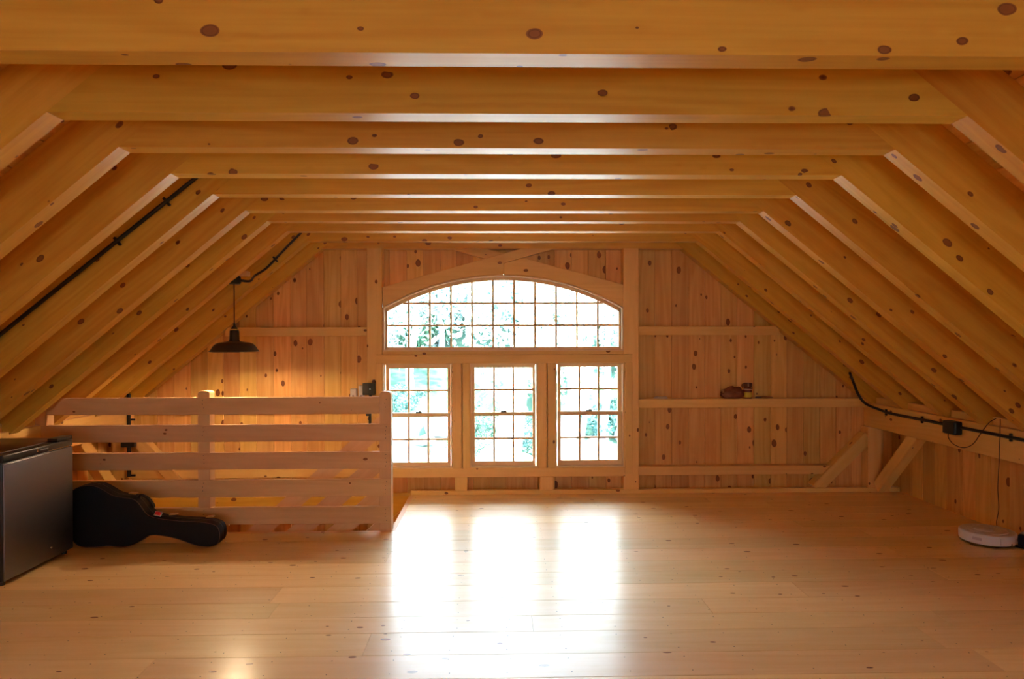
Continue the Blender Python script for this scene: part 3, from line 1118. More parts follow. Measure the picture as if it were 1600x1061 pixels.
# hanging cords
M_CORD = plain('brown cord', (0.06, 0.02, 0.012), 0.6)
xk = PRI - .035
c1 = spline([(PRI - .03, 5.07, zc_ - .055)] + [atx(a, b, xk) for a, b in ((1482, 684), (1490, 694), (1505, 699.5), (1520, 694), (1534, 675), (1545, 661), (1556, 654))], 8)
mobj('power_cord', tube_mesh(c1, 0.0032, 6), M_CORD, rc)['label'] = 'thin brown cord looping below the junction box'
c2 = spline([atx(1563, 655, xk), atx(1562.5, 680, xk), atx(1561.5, 700, xk), atx(1561, 722, xk), atx(1560, 740, 3.44), atx(1559, 765, 3.56), atx(1560.5, 795, 3.62), atx(1557, 818, 3.66), (3.675, 4.90, 0.01), (3.675, 4.75, 0.01), (3.66, 4.62, 0.02)], 8)
# left corner conduit (seen through the railing)
xl = PLI + 0.0135
e = conduit('corner_conduit', [(xl, 3.6, 0.66), (xl, 5.9, 0.66), (xl + .01, 6.0, 0.66)], 'black conduit along the left plate beam behind the railing', [], 0.009)
vx = at(196, 650, F).x
tag(e, None)
e2 = tag(empty('wall_conduit', (vx, F, 0.4)), 'black upright conduit with a junction box in the left corner behind the railing', 'conduit')
vx = PLI + 0.03
mobj('pipe', tube_mesh([(vx, F - .022, at(196, 744, F).z), (vx, F - .022, at(196, 615, F).z)], 0.017, 10), M_BLACK, e2)
mobj('junction_box', rbox_mesh(0.12, 0.05, 0.05, 0.008, 2), M_BLACK, e2, Matrix.Translation((vx, F - .026, at(196, 698, F).z)))
mobj('clip', rbox_mesh(0.07, 0.012, 0.018, 0.003, 1), M_BLACK, e2, Matrix.Translation((vx + .02, F - .018, at(196, 657, F).z)))
mobj('clip', rbox_mesh(0.07, 0.012, 0.018, 0.003, 1), M_BLACK, e2, Matrix.Translation((vx + .02, F - .018, at(196, 744, F).z)))

# ------------------------------------------------------------------ mini fridge
FX, FY0, FY1, FT = -2.848, 3.991, 4.642, 0.766
fg = tag(empty('mini_fridge', (FX - .25, (FY0 + FY1) / 2, 0)), 'black mini fridge with a brushed steel door at the left edge', 'fridge')
M_FB = plain('fridge black', (0.012, 0.010, 0.012), 0.35)
ms, N_, L__, b_ = newmat('brushed steel')
b_.inputs['Base Color'].default_value = (0.19, 0.18, 0.21, 1)
b_.inputs['Metallic'].default_value = 1
b_.inputs['Roughness'].default_value = 0.42
tcn = N_.new('ShaderNodeTexCoord')
mp = N_.new('ShaderNodeMapping')
mp.inputs['Scale'].default_value = (2, 2, 160)
nz = N_.new('ShaderNodeTexNoise')
nz.inputs['Scale'].default_value = 3
mrn = N_.new('ShaderNodeMapRange')
mrn.inputs['To Min'].default_value = 0.36
mrn.inputs['To Max'].default_value = 0.5
L__.new(tcn.outputs['Object'], mp.inputs[0])
L__.new(mp.outputs[0], nz.inputs['Vector'])
L__.new(nz.outputs['Fac'], mrn.inputs['Value'])
L__.new(mrn.outputs[0], b_.inputs['Roughness'])
yc = (FY0 + FY1) / 2
mobj('body', rbox_mesh(0.44, FY1 - FY0 - .006, FT - 0.035, 0.008, 2), M_FB, fg, Matrix.Translation((FX - 0.075 - 0.22, yc, 0.02)))
mobj('top_panel', rbox_mesh(0.45, FY1 - FY0, 0.018, 0.005, 2), plain('fridge top', (0.05, 0.015, 0.012), 0.3), fg, Matrix.Translation((FX - 0.07 - 0.22, yc, FT - 0.018)))
dr = mobj('door', rbox_mesh(0.05, FY1 - FY0, FT - 0.075, 0.008, 3), M_FB, fg, Matrix.Translation((FX - 0.030, yc, 0.025)))
mobj('steel_skin', rbox_mesh(0.012, FY1 - FY0 - .012, FT - 0.088, 0.005, 3), ms, dr, Matrix.Translation((FX - 0.004, yc, 0.031)))
mobj('control_strip', rbox_mesh(0.056, FY1 - FY0, 0.045, 0.008, 3), M_FB, dr, Matrix.Translation((FX - 0.028, yc, FT - 0.05)))
mobj('hinge_cover', rbox_mesh(0.065, 0.16, 0.026, 0.006, 2), M_FB, fg, Matrix.Translation((FX - 0.032, FY1 - 0.085, FT - 0.006)))
mobj('handle_lip', rbox_mesh(0.010, 0.20, 0.006, 0.002, 2), M_CHROME, dr, Matrix.Translation((FX - .002, FY1 - 0.15, FT - 0.049)))
mobj('badge', lathe_mesh([(0, .001), (0.008, .001), (.009, 0), (0, 0)], 16), M_CHROME, dr, frame((FX + .0002, FY0 + .30, FT - 0.027), Y_, Z, X))
mobj('badge', rbox_mesh(0.075, 0.007, 0.0015, 0.0005, 1), plain('grey print', (.25, .25, .27), .4), dr, frame((FX + .0002, FY0 + .36, FT - 0.027), Y_, Z, X))
mobj('lock', lathe_mesh([(0, .002), (0.007, .002), (.008, 0), (0, 0)], 16), M_CHROME, dr, frame((FX + .002, FY0 + .42, 0.10), Y_, Z, X))
for sx_ in (-0.45, -0.04):
    for sy_ in (FY0 + .04, FY1 - .04):
        mobj('foot', lathe_mesh([(0, 0), (.018, 0), (.018, .026), (0, .026)], 14), M_FB, fg, Matrix.Translation((FX + sx_, sy_, 0)))

# ------------------------------------------------------------------ guitar case
GC0 = 4.70
gp = [(60, 300), (62, 200), (80, 150), (130, 122), (220, 108), (290, 118), (350, 150), (430, 200), (500, 216), (600, 225), (650, 250), (690, 300), (735, 368), (800, 398), (900, 414),
      (1050, 430), (1200, 434), (1300, 447), (1365, 470), (1390, 520), (1392, 590), (1368, 642), (1300, 662), (1200, 655), (1120, 630), (1020, 592), (900, 566), (770, 552), (710, 590),
      (650, 630), (560, 662), (480, 664), (400, 652), (300, 664), (180, 666), (110, 650), (72, 560), (60, 430)]
gpx = [(100 + a / 5.714 - (6 if a < 75 else 0), 740 + b / 5.714) for a, b in gp]
# smooth outline
ring = gpx
P3 = [at(a, b, GC0) for a, b in ring]
zmin = min(p.z for p in P3)
P2 = [(p.x, p.z - zmin + 0.004) for p in P3]


def chaikin(P, n_=2):
    for _ in range(n_):
        Q = []
        for i in range(len(P)):
            a, b = P[i], P[(i + 1) % len(P)]
            Q += [(a[0] * .75 + b[0] * .25, a[1] * .75 + b[1] * .25), (a[0] * .25 + b[0] * .75, a[1] * .25 + b[1] * .75)]
        P = Q
    return P


P2 = chaikin(P2, 2)
gx0 = at(220, 850, GC0).x
P2 = [(a - gx0, b) for a, b in P2]


def offset(P, d_):
    out = []
    n_ = len(P)
    area = sum(P[i][0] * P[(i + 1) % n_][1] - P[(i + 1) % n_][0] * P[i][1] for i in range(n_))
    sg = 1 if area > 0 else -1
    for i in range(n_):
        a, c = Vector(P[i - 2]), Vector(P[(i + 2) % n_])
        t = (c - a).normalized()
        out.append((P[i][0] - sg * t.y * d_, P[i][1] + sg * t.x * d_))
    return out


def shell(layers, name):
    """stack of outlines at depths y"""
    bm = bmesh.new()
    rings = [[bm.verts.new((p[0], yy, p[1])) for p in P] for P, yy in layers]
    n_ = len(rings[0])
    for a, b in zip(rings, rings[1:]):
        for i in range(n_):
            j = (i + 1) % n_
            bm.faces.new((a[i], a[j], b[j], b[i]))
    bm.faces.new(rings[0])
    bm.faces.new(rings[-1])
    bmesh.ops.recalc_face_normals(bm, faces=bm.faces)
    me = bpy.data.meshes.new(name)
    bm.to_mesh(me)
    bm.free()
    smooth(me, 0.5)
    return me


gc = tag(empty('guitar_case', (gx0, GC0, 0)), 'black hard guitar case standing on its edge beside the fridge', 'guitar case')
MG = Matrix.Translation((gx0, GC0, 0))
M_CASE = plain('black vinyl', (0.003, 0.0035, 0.008), 0.6, spec=0.3, noise=0.15)
M_PIPE = plain('brown piping', (0.10, 0.05, 0.04), 0.5)
M_BRASS = plain('brass', (0.75, 0.55, 0.25), 0.3, 1.0)
D = 0.125
body = mobj('lower_shell', shell([(offset(P2, .010), 0), (offset(P2, .003), .004), (P2, .012), (P2, .062)], 'shell'), M_CASE, gc, MG)
lid = mobj('lid', shell([(P2, .066), (P2, D - .012), (offset(P2, .003), D - .004), (offset(P2, .010), D)], 'lid'), M_CASE, gc, MG)
mobj('valance', shell([(offset(P2, -.0015), .060), (offset(P2, -.0015), .068)], 'valance'), plain('seam trim', (.03, .03, .035), .35, .6), gc, MG)
n_ = len(P2)
for yy in (0.003, D - 0.003):
    pts = [(p[0], yy, p[1]) for p in offset(P2, .002)]
    pts.append(pts[0])
    mobj('piping', tube_mesh(pts, 0.0022, 6, caps=False), M_PIPE, gc, MG)
for (a, b, rot) in ((201, 776.5, 0.1), (265, 809.5, -0.06), (323, 813.5, -.08)):
    p = at(a, b, GC0)
    l = mobj('latch', rbox_mesh(0.05, 0.045, 0.008, 0.003, 2), M_BRASS, gc, Matrix.Translation((p.x, GC0 + .062, p.z - zmin + .008)) @ Matrix.Rotation(rot, 4, 'Y'))
p = at(222, 782, GC0)
hp = [(p.x - .05, GC0 + .063, p.z - zmin + .002), (p.x - .04, GC0 + .063, p.z - zmin + .022), (p.x + .01, GC0 + .063, p.z - zmin + .0), (p.x + .045, GC0 + .063, p.z - zmin - .045), (p.x + .045, GC0 + .063, p.z - zmin - .062)]
mobj('handle', tube_mesh(spline(hp, 6), 0.010, 10), M_FB, gc)
p = at(245, 806, GC0)
tg = mobj('luggage_tag', rbox_mesh(0.05, 0.035, 0.005, 0.003, 2), plain('white tag', (.55, .45, .45), .4), gc, Matrix.Translation((p.x, GC0 + .022, p.z - zmin + .008)) @ Matrix.Rotation(.22, 4, 'Y') @ Matrix.Rotation(math.radians(50), 4, 'X'))
mobj('tag_insert', rbox_mesh(0.040, 0.024, 0.002, 0.001, 1), plain('red card', (.75, .03, .04), .4), tg, Matrix.Translation((p.x, GC0 + .0165, p.z - zmin + .0115)) @ Matrix.Rotation(.22, 4, 'Y') @ Matrix.Rotation(math.radians(50), 4, 'X'))
for s in (0, 1):
    p = at(352, 850 - s * 26, GC0)
    mobj('foot', lathe_mesh([(0, 0.004), (.006, .004), (.007, 0), (0, 0)], 12), M_BRASS, gc, Matrix.Translation((p.x - .012, GC0 + .03 + .06 * s, .03 + .1 * s)) @ Matrix.Rotation(math.pi / 2, 4, 'Y'))

# ------------------------------------------------------------------ robot vacuum and dock
RX, RY, RR = 3.40, 4.66, 0.17
rv = tag(empty('robot_vacuum', (RX, RY, 0), -0.4), 'white round robot vacuum on the floor by the right wall', 'robot vacuum')
M_WH = plain('white plastic', (0.62, 0.58, 0.60), 0.35)
M_WH2 = plain('grey plastic', (0.45, 0.38, 0.42), 0.3)
T = Matrix.Translation((RX, RY, 0))
mobj('chassis', lathe_mesh([(0, .012), (.15, .012), (.163, .02), (.163, .035), (0, .035)], 56), M_BLACK, rv, T)
mobj('shell', lathe_mesh([(.163, .018), (RR, .026), (RR, .072), (.167, .082), (.160, .087), (0, .088)], 64), M_WH, rv, T)
mobj('cover_ring', lathe_mesh([(.118, .0875), (.118, .0895), (.122, .0895), (.122, .0875)], 56, close=True), M_WH2, rv, T)
mobj('turret', lathe_mesh([(0, .093), (.05, .093), (.056, .090), (.056, .087), (0, .087)], 40), M_WH, rv, Matrix.Translation((RX - .02, RY + .01, 0)))
mobj('turret_ring', lathe_mesh([(.058, .0875), (.058, .0890), (.063, .0890), (.063, .0875)], 40, close=True), M_WH2, rv, Matrix.Translation((RX - .02, RY + .01, 0)))
for a, wdt, ht, z0, mt in ((-2.55, .055, .018, .045, M_WH2), (-1.75, .003, .050, .025, M_WH2), (-1.28, .010, .010, .026, M_BLACK), (-1.02, .006, .045, .022, M_BLACK), (-.70, .026, .022, .04, M_BLACK)):
    mobj('bumper_slot' if mt != M_BLACK else 'sensor', rbox_mesh(.004, wdt, ht, .001, 1), mt, rv, T @ Matrix.Rotation(a, 4, 'Z') @ Matrix.Translation((RR, 0, z0)))
for a in (0.0, math.pi):
    mobj('wheel', lathe_mesh([(0, -.01), (.03, -.01), (.03, .01), (0, .01)], 20), M_BLACK, rv, T @ Matrix.Rotation(a, 4, 'Z') @ Matrix.Translation((.105, 0, .030)) @ Matrix.Rotation(math.pi / 2, 4, 'Y'))
dk = tag(empty('charging_dock', (3.62, 4.55, 0)), 'dark charging dock behind the robot vacuum at the right edge', 'dock')
TD = Matrix.Translation((3.615, 4.52, 0)) @ Matrix.Rotation(0.45, 4, 'Z')
mobj('power_cord', tube_mesh(c2, 0.0026, 6), M_CORD, dk)['label'] = 'thin brown cord rising to the plate beam'
mobj('body', rbox_mesh(.10, .15, .085, .012, 3), plain('navy plastic', (.012, .016, .04), .4), dk, TD)
mobj('base_plate', rbox_mesh(.14, .16, .010, .004, 2), M_FB, dk, TD @ Matrix.Translation((-.01, 0, 0)))
mobj('cap', rbox_mesh(.08, .14, .008, .003, 2), M_WH, dk, TD @ Matrix.Translation((.01, 0, .086)))

# ------------------------------------------------------------------ things on the girts
zg = gz[1][0]
yg = GF + 0.038
p = at(1146, 612, yg)
bm = bmesh.new()
bmesh.ops.create_icosphere(bm, subdivisions=4, radius=1)
for v in bm.verts:
    c_ = v.co.copy()
    nz_ = mnoise.noise(c_ * 2.2) * .22 + mnoise.noise(c_ * 6) * .10 + abs(mnoise.noise(c_ * 11)) * .06
    s_ = 1 + nz_
    zz = c_.z * s_
    v.co = Vector((c_.x * s_ * .108, c_.y * s_ * .038, max(zz, -.75) * .062 + .0465))
me = bpy.data.meshes.new('bag')
bm.to_mesh(me)
bm.free()
smooth(me)
pb = tag(empty('paper_bag', (p.x, yg, zg)), 'crumpled brown bag lying on the girt beside the small jar', 'bag')
mobj('sack', me, plain('brown paper', (.20, .055, .022), .6, noise=.5), pb, Matrix.Translation((p.x - .005, yg, zg)))
mobj('twisted_end', tube_mesh(spline([(p.x - .085, yg, zg + .055), (p.x - .095, yg - .005, zg + .07), (p.x - .10, yg, zg + .082)], 5), [.016] * 5 + [.009] * 3 + [.014] * 3, 8), plain('tan paper', (.42, .20, .09), .6), pb)
p = at(1168, 612, yg)
jr = tag(empty('small_jar', (p.x, yg, zg)), 'small jar with a dark lid and yellow label standing on the right girt', 'jar')
T = Matrix.Translation((p.x, yg - .004, zg))
mobj('glass_body', lathe_mesh([(0, 0), (.034, 0), (.037, .006), (.037, .09), (.030, .102), (.028, .108), (0, .108)], 28), plain('brown glass', (.14, .05, .05), .12), jr, T)
mobj('label_band', lathe_mesh([(.0375, .012), (.0385, .012), (.0385, .058), (.0375, .058)], 28, close=True), plain('yellow label', (.55, .42, .04), .5), jr, T)
mobj('neck_band', lathe_mesh([(.0375, .082), (.0387, .082), (.0387, .090), (.0375, .090)], 28, close=True), plain('pink paper', (.62, .45, .38), .5), jr, T)
mobj('lid', lathe_mesh([(0, .145), (.036, .144), (.040, .138), (.040, .112), (.036, .107), (0, .107)], 28), plain('maroon lid', (.07, .015, .012), .35), jr, T)
mobj('lid_stripe', rbox_mesh(.012, .006, .03, .002, 1), plain('lid mark', (.5, .35, .3), .5), jr, Matrix.Translation((p.x - .008, yg - .044, zg + .112)))
p = at(1196, 621, yg)
cl = tag(empty('glove', (p.x, yg, zg)), 'small crumpled tan glove on the girt right of the jar', 'glove')
bm = bmesh.new()
bmesh.ops.create_icosphere(bm, subdivisions=3, radius=1)
for v in bm.verts:
    c_ = v.co
    s_ = 1 + mnoise.noise(c_ * 2.5) * .4
    v.co = Vector((c_.x * s_ * .062, c_.y * s_ * .034, max(c_.z, -.5) * s_ * .013 + .009))
me = bpy.data.meshes.new('glove')
bm.to_mesh(me)
bm.free()
smooth(me)
mobj('palm', me, plain('tan leather', (.30, .13, .05), .6, noise=.3), cl, Matrix.Translation((p.x, yg, zg)))
for k in range(4):
    mobj('finger', tube_mesh([(p.x - .05, yg - .022 + .013 * k, zg + .010), (p.x - .075, yg - .026 + .015 * k, zg + .010), (p.x - .095 + .006 * abs(k - 1.5), yg - .028 + .016 * k, zg + .008)], [.0075, .007, .005], 8), plain('dark leather', (.10, .06, .06), .5) if k == 0 else cl.children[0].data.materials[0], cl)
p = at(1032, 620, yg)
bm = bmesh.new()
for k in range(3):
    M_ = Matrix.Translation((0.004 * k, 0, .004 + .007 * k)) @ Matrix.Rotation(.06 * k - .05, 4, 'Z')
    bmesh.ops.create_cube(bm, size=1, matrix=M_ @ Matrix.Diagonal((.125 - .012 * k, .055, .0045, 1)))
for v in bm.verts:
    v.co.z += 0.004 * math.sin(v.co.x * 60)
me = bpy.data.meshes.new('slips')
bm.to_mesh(me)
bm.free()
tag(mobj('folded_paper', me, plain('pale paper', (.62, .50, .45), .6), None, Matrix.Translation((p.x, yg, zg + .001))), 'pale folded papers lying on the girt beside the right window post', 'paper')

# things left of the windows
zg = gz[1][0]
for a, b, yp, lb in ((548, 557.5, 607.5, 'small white box on the left girt, further from the window'), (561, 569, 602.5, 'small white box on the left girt touching the black device')):
    pa, pb_, pt = at(a, 610, yg), at(b, 610, yg), at(a, yp, yg)
    e = tag(empty('small_box', ((pa.x + pb_.x) / 2, yg, zg)), lb, 'box')
    mobj('carton', rbox_mesh(pb_.x - pa.x, .05, pt.z - zg, .003, 2), plain('white card', (.62, .55, .55), .5), e, Matrix.Translation(((pa.x + pb_.x) / 2, yg, zg)))
    mobj('label_mark', rbox_mesh(.018, .003, .02, .001, 1), plain('grey mark', (.35, .25, .25), .5), e, Matrix.Translation(((pa.x + pb_.x) / 2, yg - .0255, zg + .03)))
yd = F - .035
pa, pb_ = at(567, 617, yd), at(586.5, 598.5, yd)
e = tag(empty('black_device', ((pa.x + pb_.x) / 2, yd, zg)), 'square black device with a small light beside the left window post', 'device')
xm = (pa.x + pb_.x) / 2
mobj('housing', rbox_mesh(pb_.x - pa.x, .055, pb_.z - pa.z, .006, 2), M_BLACK, e, Matrix.Translation((xm, yd + .005, pa.z)))
mobj('stem', rbox_mesh(.022, .03, .06, .002, 1), M_BLACK, e, Matrix.Translation((xm + .01, yd + .01, pa.z - .055)))
mobj('knob', lathe_mesh([(0, 0), (.016, 0), (.018, .012), (.012, .028), (0, .03)], 16), plain('dark red knob', (.06, .006, .006), .4), e, Matrix.Translation((pb_.x - .015, yd + .01, pb_.z)))
mobj('indicator', lathe_mesh([(0, .003), (.005, .003), (.006, 0), (0, 0)], 12), plain('pale lens', (.7, .8, .85), .2), e, frame((xm + .012, yd - .0225, pb_.z - .052), X, Z, -Y_))
p0, p1 = at(577.5, 648, F), at(579.5, 690, F)
e = tag(empty('power_plug', (p0.x, F, p0.z)), 'black plug and lead hanging under the girt by the left window post', 'plug')
mobj('plug_body', rbox_mesh(.045, .03, .02, .004, 2), M_BLACK, e, Matrix.Translation((p0.x - .005, F - .018, p0.z - .008)))
mobj('lead', tube_mesh([(p0.x + .006, F - .016, p0.z), (p0.x + .006, F - .016, p1.z)], .012, 8), M_BLACK, e)

# ------------------------------------------------------------------ rear wall behind the camera, with its window
wr = tag(empty('wall_rear', (0, YB, 0)), 'pine boarded gable wall behind the camera', 'wall', None, 'structure')
RW = (-0.6, 0.6, 0.35, 1.15)
x = XL
while x < XR:
    b = min(x + 0.24, XR)
    h_ = lambda q: min(under(q) + .21, HJ + .19)
    if b < RW[0] or x > RW[1]:
        segs = [[(-.03, x), (-.03, b), (h_(b), b), (h_(x), x)]]
    else:
        segs = [[(-.03, x), (-.03, b), (RW[2], b), (RW[2], x)], [(RW[3], x), (RW[3], b), (HJ + .19, b), (HJ + .19, x)]]
    for s in segs:
        u0_, v0_ = s[0]
        mobj('board', prism_mesh([(p[0] - u0_, p[1] - v0_) for p in s], .022, 'board'), M_WALL, wr, frame((v0_, YB - .022, u0_), Z, X, Y_))
    x = b
rwin = tag(empty('window_5', (0, YB, RW[2])), 'wide window in the gable behind the camera', 'window', None, 'structure')
for k in range(5):
    xx = RW[0] - .1 + (RW[1] - RW[0] + .2) * k / 4
    box('mullion', xx - .035, xx + .035, YB - .02, YB + .05, RW[2], RW[3], M_SASH, rwin, .003, 'Z')
for zz in (RW[2], (RW[2] + RW[3]) / 2, RW[3]):
    box('rail', RW[0] - .2, RW[1] + .2, YB - .02, YB + .045, zz - .03, zz + .03, M_SASH, rwin, .003)
for k in range(4):
    xx = RW[0] - .1 + (RW[1] - RW[0] + .2) * k / 4
    bar('pane', (xx + .035, YB, RW[2] + .03), X, Z, (RW[1] - RW[0] + .2) / 4 - .07, RW[3] - RW[2] - .06, .004, M_GLASS, rwin, .0005)

# ------------------------------------------------------------------ outside: bank, boulders, trees
M_GROUND, N_, L__, b_ = newmat('stony bed and green bank')
b_.inputs['Roughness'].default_value = .9
tcn = N_.new('ShaderNodeTexCoord')
spx = N_.new('ShaderNodeSeparateXYZ')
nz = N_.new('ShaderNodeTexNoise')
nz.inputs['Scale'].default_value = .35
nz.inputs['Detail'].default_value = 5
L__.new(tcn.outputs['Object'], spx.inputs[0])
L__.new(tcn.outputs['Object'], nz.inputs['Vector'])
ma = N_.new('ShaderNodeMath')
ma.operation = 'MULTIPLY_ADD'
L__.new(nz.outputs['Fac'], ma.inputs[0])
ma.inputs[1].default_value = 8
L__.new(spx.outputs['Y'], ma.inputs[2])
mrn = N_.new('ShaderNodeMapRange')
mrn.inputs['From Min'].default_value = 18
mrn.inputs['From Max'].default_value = 40
L__.new(ma.outputs[0], mrn.inputs['Value'])
rmp = N_.new('ShaderNodeValToRGB')
el = rmp.color_ramp.elements
el[0].position, el[0].color = .12, (.55, .56, .53, 1)
el[1].position, el[1].color = .70, (.03, .085, .06, 1)
e_ = el.new(.22)
e_.color = (.035, .045, .05, 1)  # dark band puts the shade between boulders into the ground colour
e_ = el.new(.58)
e_.color = (.04, .05, .055, 1)
L__.new(mrn.outputs[0], rmp.inputs[0])
L__.new(rmp.outputs[0], b_.inputs['Base Color'])
GZ = -3.4


def gh(x, y):
    """height of the ground outside"""
    t = max(0.0, y - 29)
    return GZ + 0.42 * t + 0.6 * mnoise.noise(Vector((x * .12, y * .12, 3)))


vs, fs = [], []
nx, ny = 44, 36
for j in range(ny):
    for i in range(nx):
        xx = -45 + 90 * i / (nx - 1)
        yy = 7.5 + 75 * (j / (ny - 1)) ** 1.3
        vs.append((xx, yy, gh(xx, yy)))
for j in range(ny - 1):
    for i in range(nx - 1):
        a = j * nx + i
        fs.append((a, a + 1, a + 1 + nx, a + nx))
me = bpy.data.meshes.new('ground')
me.from_pydata(vs, [], fs)
smooth(me)
tag(mobj('ground', me, M_GROUND), 'rising wooded bank outside the windows', 'ground', None, 'structure')

M_ROCK = plain('pale granite', (0.26, 0.27, 0.31), 0.85, noise=.25)
rock_meshes = []
for k in range(5):
    bm = bmesh.new()
    bmesh.ops.create_icosphere(bm, subdivisions=3, radius=1)
    for v in bm.verts:
        c_ = v.co.copy()
        s_ = 1 + .35 * mnoise.noise(c_ * 1.1 + Vector((k * 7, 0, 0))) + .12 * mnoise.noise(c_ * 3 + Vector((k * 3, 0, 0)))
        v.co = Vector((c_.x * s_ * 1.15, c_.y * s_ * .9, c_.z * s_ * .68))
    me = bpy.data.meshes.new('boulder')
    bm.to_mesh(me)
    bm.free()
    me.materials.append(M_ROCK)
    smooth(me, .6)
    rock_meshes.append(me)
RO = random.Random(5)
spots = []
tries = 0
while len(spots) < 46 and tries < 4000:
    tries += 1
    yy = RO.uniform(21, 31)
    s_ = RO.uniform(.35, 1.0)
    xx = RO.uniform(-.20, .23) * yy * 1.0
    if all((xx - q[0]) ** 2 + (yy - q[1]) ** 2 > ((s_ + q[2]) * .95) ** 2 for q in spots):
        spots.append((xx, yy, s_))
spots.sort(key=lambda q: q[1])
for k, (xx, yy, s_) in enumerate(spots):
    M_ = Matrix.Translation((xx, yy, gh(xx, yy) + s_ * .25)) @ Matrix.Rotation(RO.uniform(0, 6), 4, 'Z') @ Matrix.Diagonal((s_, s_, s_, 1))
    o = mobj('boulder', rock_meshes[k % 5], M_ROCK, None, M_)
    sd_ = 'left' if xx / yy < -.055 else 'middle' if xx / yy < .07 else 'right'
    sz_ = 'small' if s_ < .55 else 'large' if s_ > .8 else 'medium'
    tag(o, '%s sunlit pale boulder seen outside through the %s lower window' % (sz_, sd_), 'boulder', '%s boulders outside the %s lower window' % (sz_, sd_))


def leaf_mat(name, col):
    m, N, L, b = newmat(name)
    oi = N.new('ShaderNodeTexCoord')
    n = N.new('ShaderNodeTexNoise')
    n.inputs['Scale'].default_value = 1.5
    L.new(oi.outputs['Object'], n.inputs['Vector'])
    h = N.new('ShaderNodeHueSaturation')
    h.inputs['Color'].default_value = (*col, 1)
    mr = N.new('ShaderNodeMapRange')
    mr.inputs['To Min'].default_value = .5
    mr.inputs['To Max'].default_value = 1.5
    L.new(n.outputs['Fac'], mr.inputs['Value'])
    L.new(mr.outputs[0], h.inputs['Value'])
    L.new(h.outputs[0], b.inputs['Base Color'])
    b.inputs['Roughness'].default_value = .6
    return m


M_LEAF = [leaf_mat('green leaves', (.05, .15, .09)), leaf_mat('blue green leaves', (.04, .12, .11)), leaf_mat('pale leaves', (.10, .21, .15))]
M_CROWN = [leaf_mat('sunlit pale foliage', (.20, .32, .31)), leaf_mat('sunlit grey foliage', (.22, .30, .34)), leaf_mat('sunlit light foliage', (.30, .40, .38))]  # paler than the bush leaves: washed-out daylight is put into the colour
M_BARK = plain('pale bark', (.62, .60, .60), .8, noise=.2)
M_BARK2 = plain('grey bark', (.22, .23, .27), .8, noise=.3)


def leaves(n_, rx, ry, rz, size, rr, name='leaves', clumps=9):
    vs, fs = [], []
    cl_ = [(Vector((rr.gauss(0, .45), rr.gauss(0, .45), rr.gauss(0, .45))), rr.uniform(.22, .45)) for _ in range(clumps)]
    for k in range(n_):
        c0, cr = cl_[k % clumps]
        u = Vector((rr.gauss(0, 1), rr.gauss(0, 1), rr.gauss(0, 1))).normalized() * cr * rr.uniform(.5, 1)
        c = c0 + u
        c = Vector((c.x * rx, c.y * ry, c.z * rz))
        a = Vector((rr.gauss(0, 1), rr.gauss(0, 1), rr.gauss(0, 1))).normalized()
        b = a.orthogonal().normalized()
        s_ = size * rr.uniform(.6, 1.4)
        i0 = len(vs)
        vs += [tuple(c - a * s_), tuple(c + b * s_ * .55), tuple(c + a * s_), tuple(c - b * s_ * .55)]
        fs.append((i0, i0 + 1, i0 + 2, i0 + 3))
    me = bpy.data.meshes.new(name)
    me.from_pydata(vs, [], fs)
    return me


RT_ = random.Random(21)
crowns = [leaves(2600, 2.4, 2.0, 2.6, .085, random.Random(k), 'crown', 16) for k in range(3)]
bushes = [leaves(1500, 1.1, 1.0, .8, .06, random.Random(10 + k), 'bush', 9) for k in range(3)]


def tree(base, top, r0_, r1_, crown_s, label, km=0, bark=M_BARK, branches=3, crown=True):
    base, top = Vector(base), Vector(top)
    t = tag(empty('tree', base), label, 'tree')
    pts = [base.lerp(top, k / 6) + Vector((RT_.uniform(-.12, .12), 0, 0)) * (0 < k < 6) for k in range(7)]
    mobj('trunk', tube_mesh(pts, [r0_ + (r1_ - r0_) * k / 6 for k in range(7)], 12), bark, t)
    for k in range(branches):
        s_ = pts[3 + k % 3]
        d_ = Vector((RT_.choice((-1, 1)) * RT_.uniform(.8, 2.4), RT_.uniform(-1, 1), RT_.uniform(1.2, 2.8)))
        mobj('branch', tube_mesh([s_, s_ + d_ * .5 + Vector((0, 0, .1)), s_ + d_], [r1_ * .7, r1_ * .45, r1_ * .15], 8), bark, t)
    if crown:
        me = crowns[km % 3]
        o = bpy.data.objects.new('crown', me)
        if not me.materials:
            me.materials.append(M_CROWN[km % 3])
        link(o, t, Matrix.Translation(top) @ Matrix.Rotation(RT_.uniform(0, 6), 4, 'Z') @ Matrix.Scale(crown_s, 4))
    return t


def g3(pxx, pyy, Yd):
    p = at(pxx, pyy, Yd)
    return Vector((p.x, Yd, p.z))


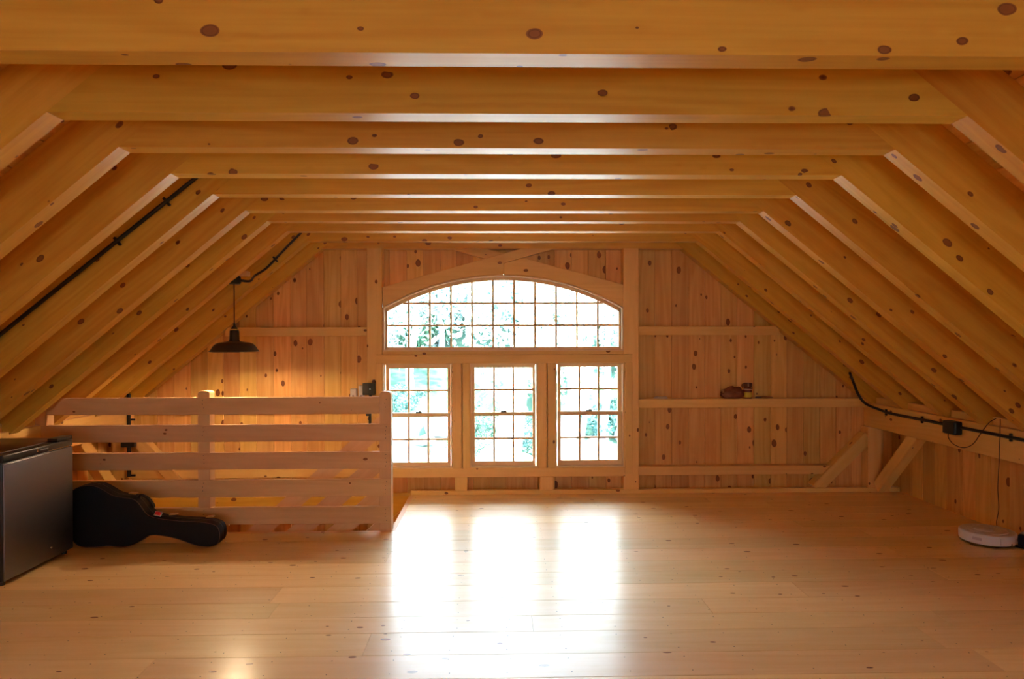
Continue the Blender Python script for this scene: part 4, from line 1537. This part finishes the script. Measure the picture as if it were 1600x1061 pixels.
def tr(px0, px1, py1, Yd, r0_, r1_, s_, label, km, bark=M_BARK, crown=True, br=3):
    b = g3(px0, 720, Yd)
    b.z = gh(b.x, Yd) - .1
    tree(b, g3(px1, py1, Yd), r0_, r1_, s_, label, km, bark, br, crown)


tr(768, 836, 440, 17, .42, .22, 1.0, 'thick pale leaning tree trunk seen through the middle window', 2)
tr(880, 905, 420, 18, .28, .14, 1.0, 'pale tree trunk seen through the right window', 0)
tr(905, 926, 380, 20, .10, .05, .9, 'thin dark tree bending behind the right end of the arched window', 1, M_BARK2)
tr(642, 650, 440, 34, .22, .1, 1.7, 'leafy tree on the bank behind the left window', 0)
tr(690, 684, 430, 38, .2, .1, 1.9, 'blue green tree on the bank between the left and middle windows', 1, M_BARK2)
tr(735, 742, 420, 42, .25, .1, 2.2, 'broad tree high on the bank left of the middle window', 2)
tr(800, 792, 430, 40, .2, .1, 2.0, 'tree high on the bank behind the leaning trunk', 0)
tr(850, 860, 425, 36, .2, .1, 1.8, 'tree on the bank between the middle and right windows', 1)
tr(945, 950, 470, 30, .2, .1, 1.3, 'green tree at the right edge of the right window', 1, M_BARK2)
tr(610, 600, 470, 40, .2, .1, 2.2, 'tree at the far left end of the arched window', 2)
tr(980, 990, 420, 40, .2, .1, 2.2, 'tall tree on the bank beyond the right window post', 0)
tr(520, 530, 430, 38, .25, .1, 2.4, 'tree on the bank hidden past the left post', 1)
tr(1100, 1090, 430, 38, .25, .1, 2.4, 'tree on the bank past the right post', 2)
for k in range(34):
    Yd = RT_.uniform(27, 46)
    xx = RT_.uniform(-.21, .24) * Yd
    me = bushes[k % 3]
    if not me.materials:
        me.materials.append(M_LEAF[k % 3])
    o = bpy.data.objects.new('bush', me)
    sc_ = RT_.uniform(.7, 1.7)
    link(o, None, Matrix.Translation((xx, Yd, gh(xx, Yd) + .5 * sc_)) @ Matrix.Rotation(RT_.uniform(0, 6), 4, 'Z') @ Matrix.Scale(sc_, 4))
    sd_ = 'left' if xx / Yd < -.055 else 'middle' if xx / Yd < .07 else 'right'
    tone = ['green', 'blue green', 'pale green'][k % 3]
    tag(o, '%s bush on the bank outside, behind the boulders of the %s window' % (tone, sd_), 'bush', '%s bushes beyond the %s window' % (tone, sd_))
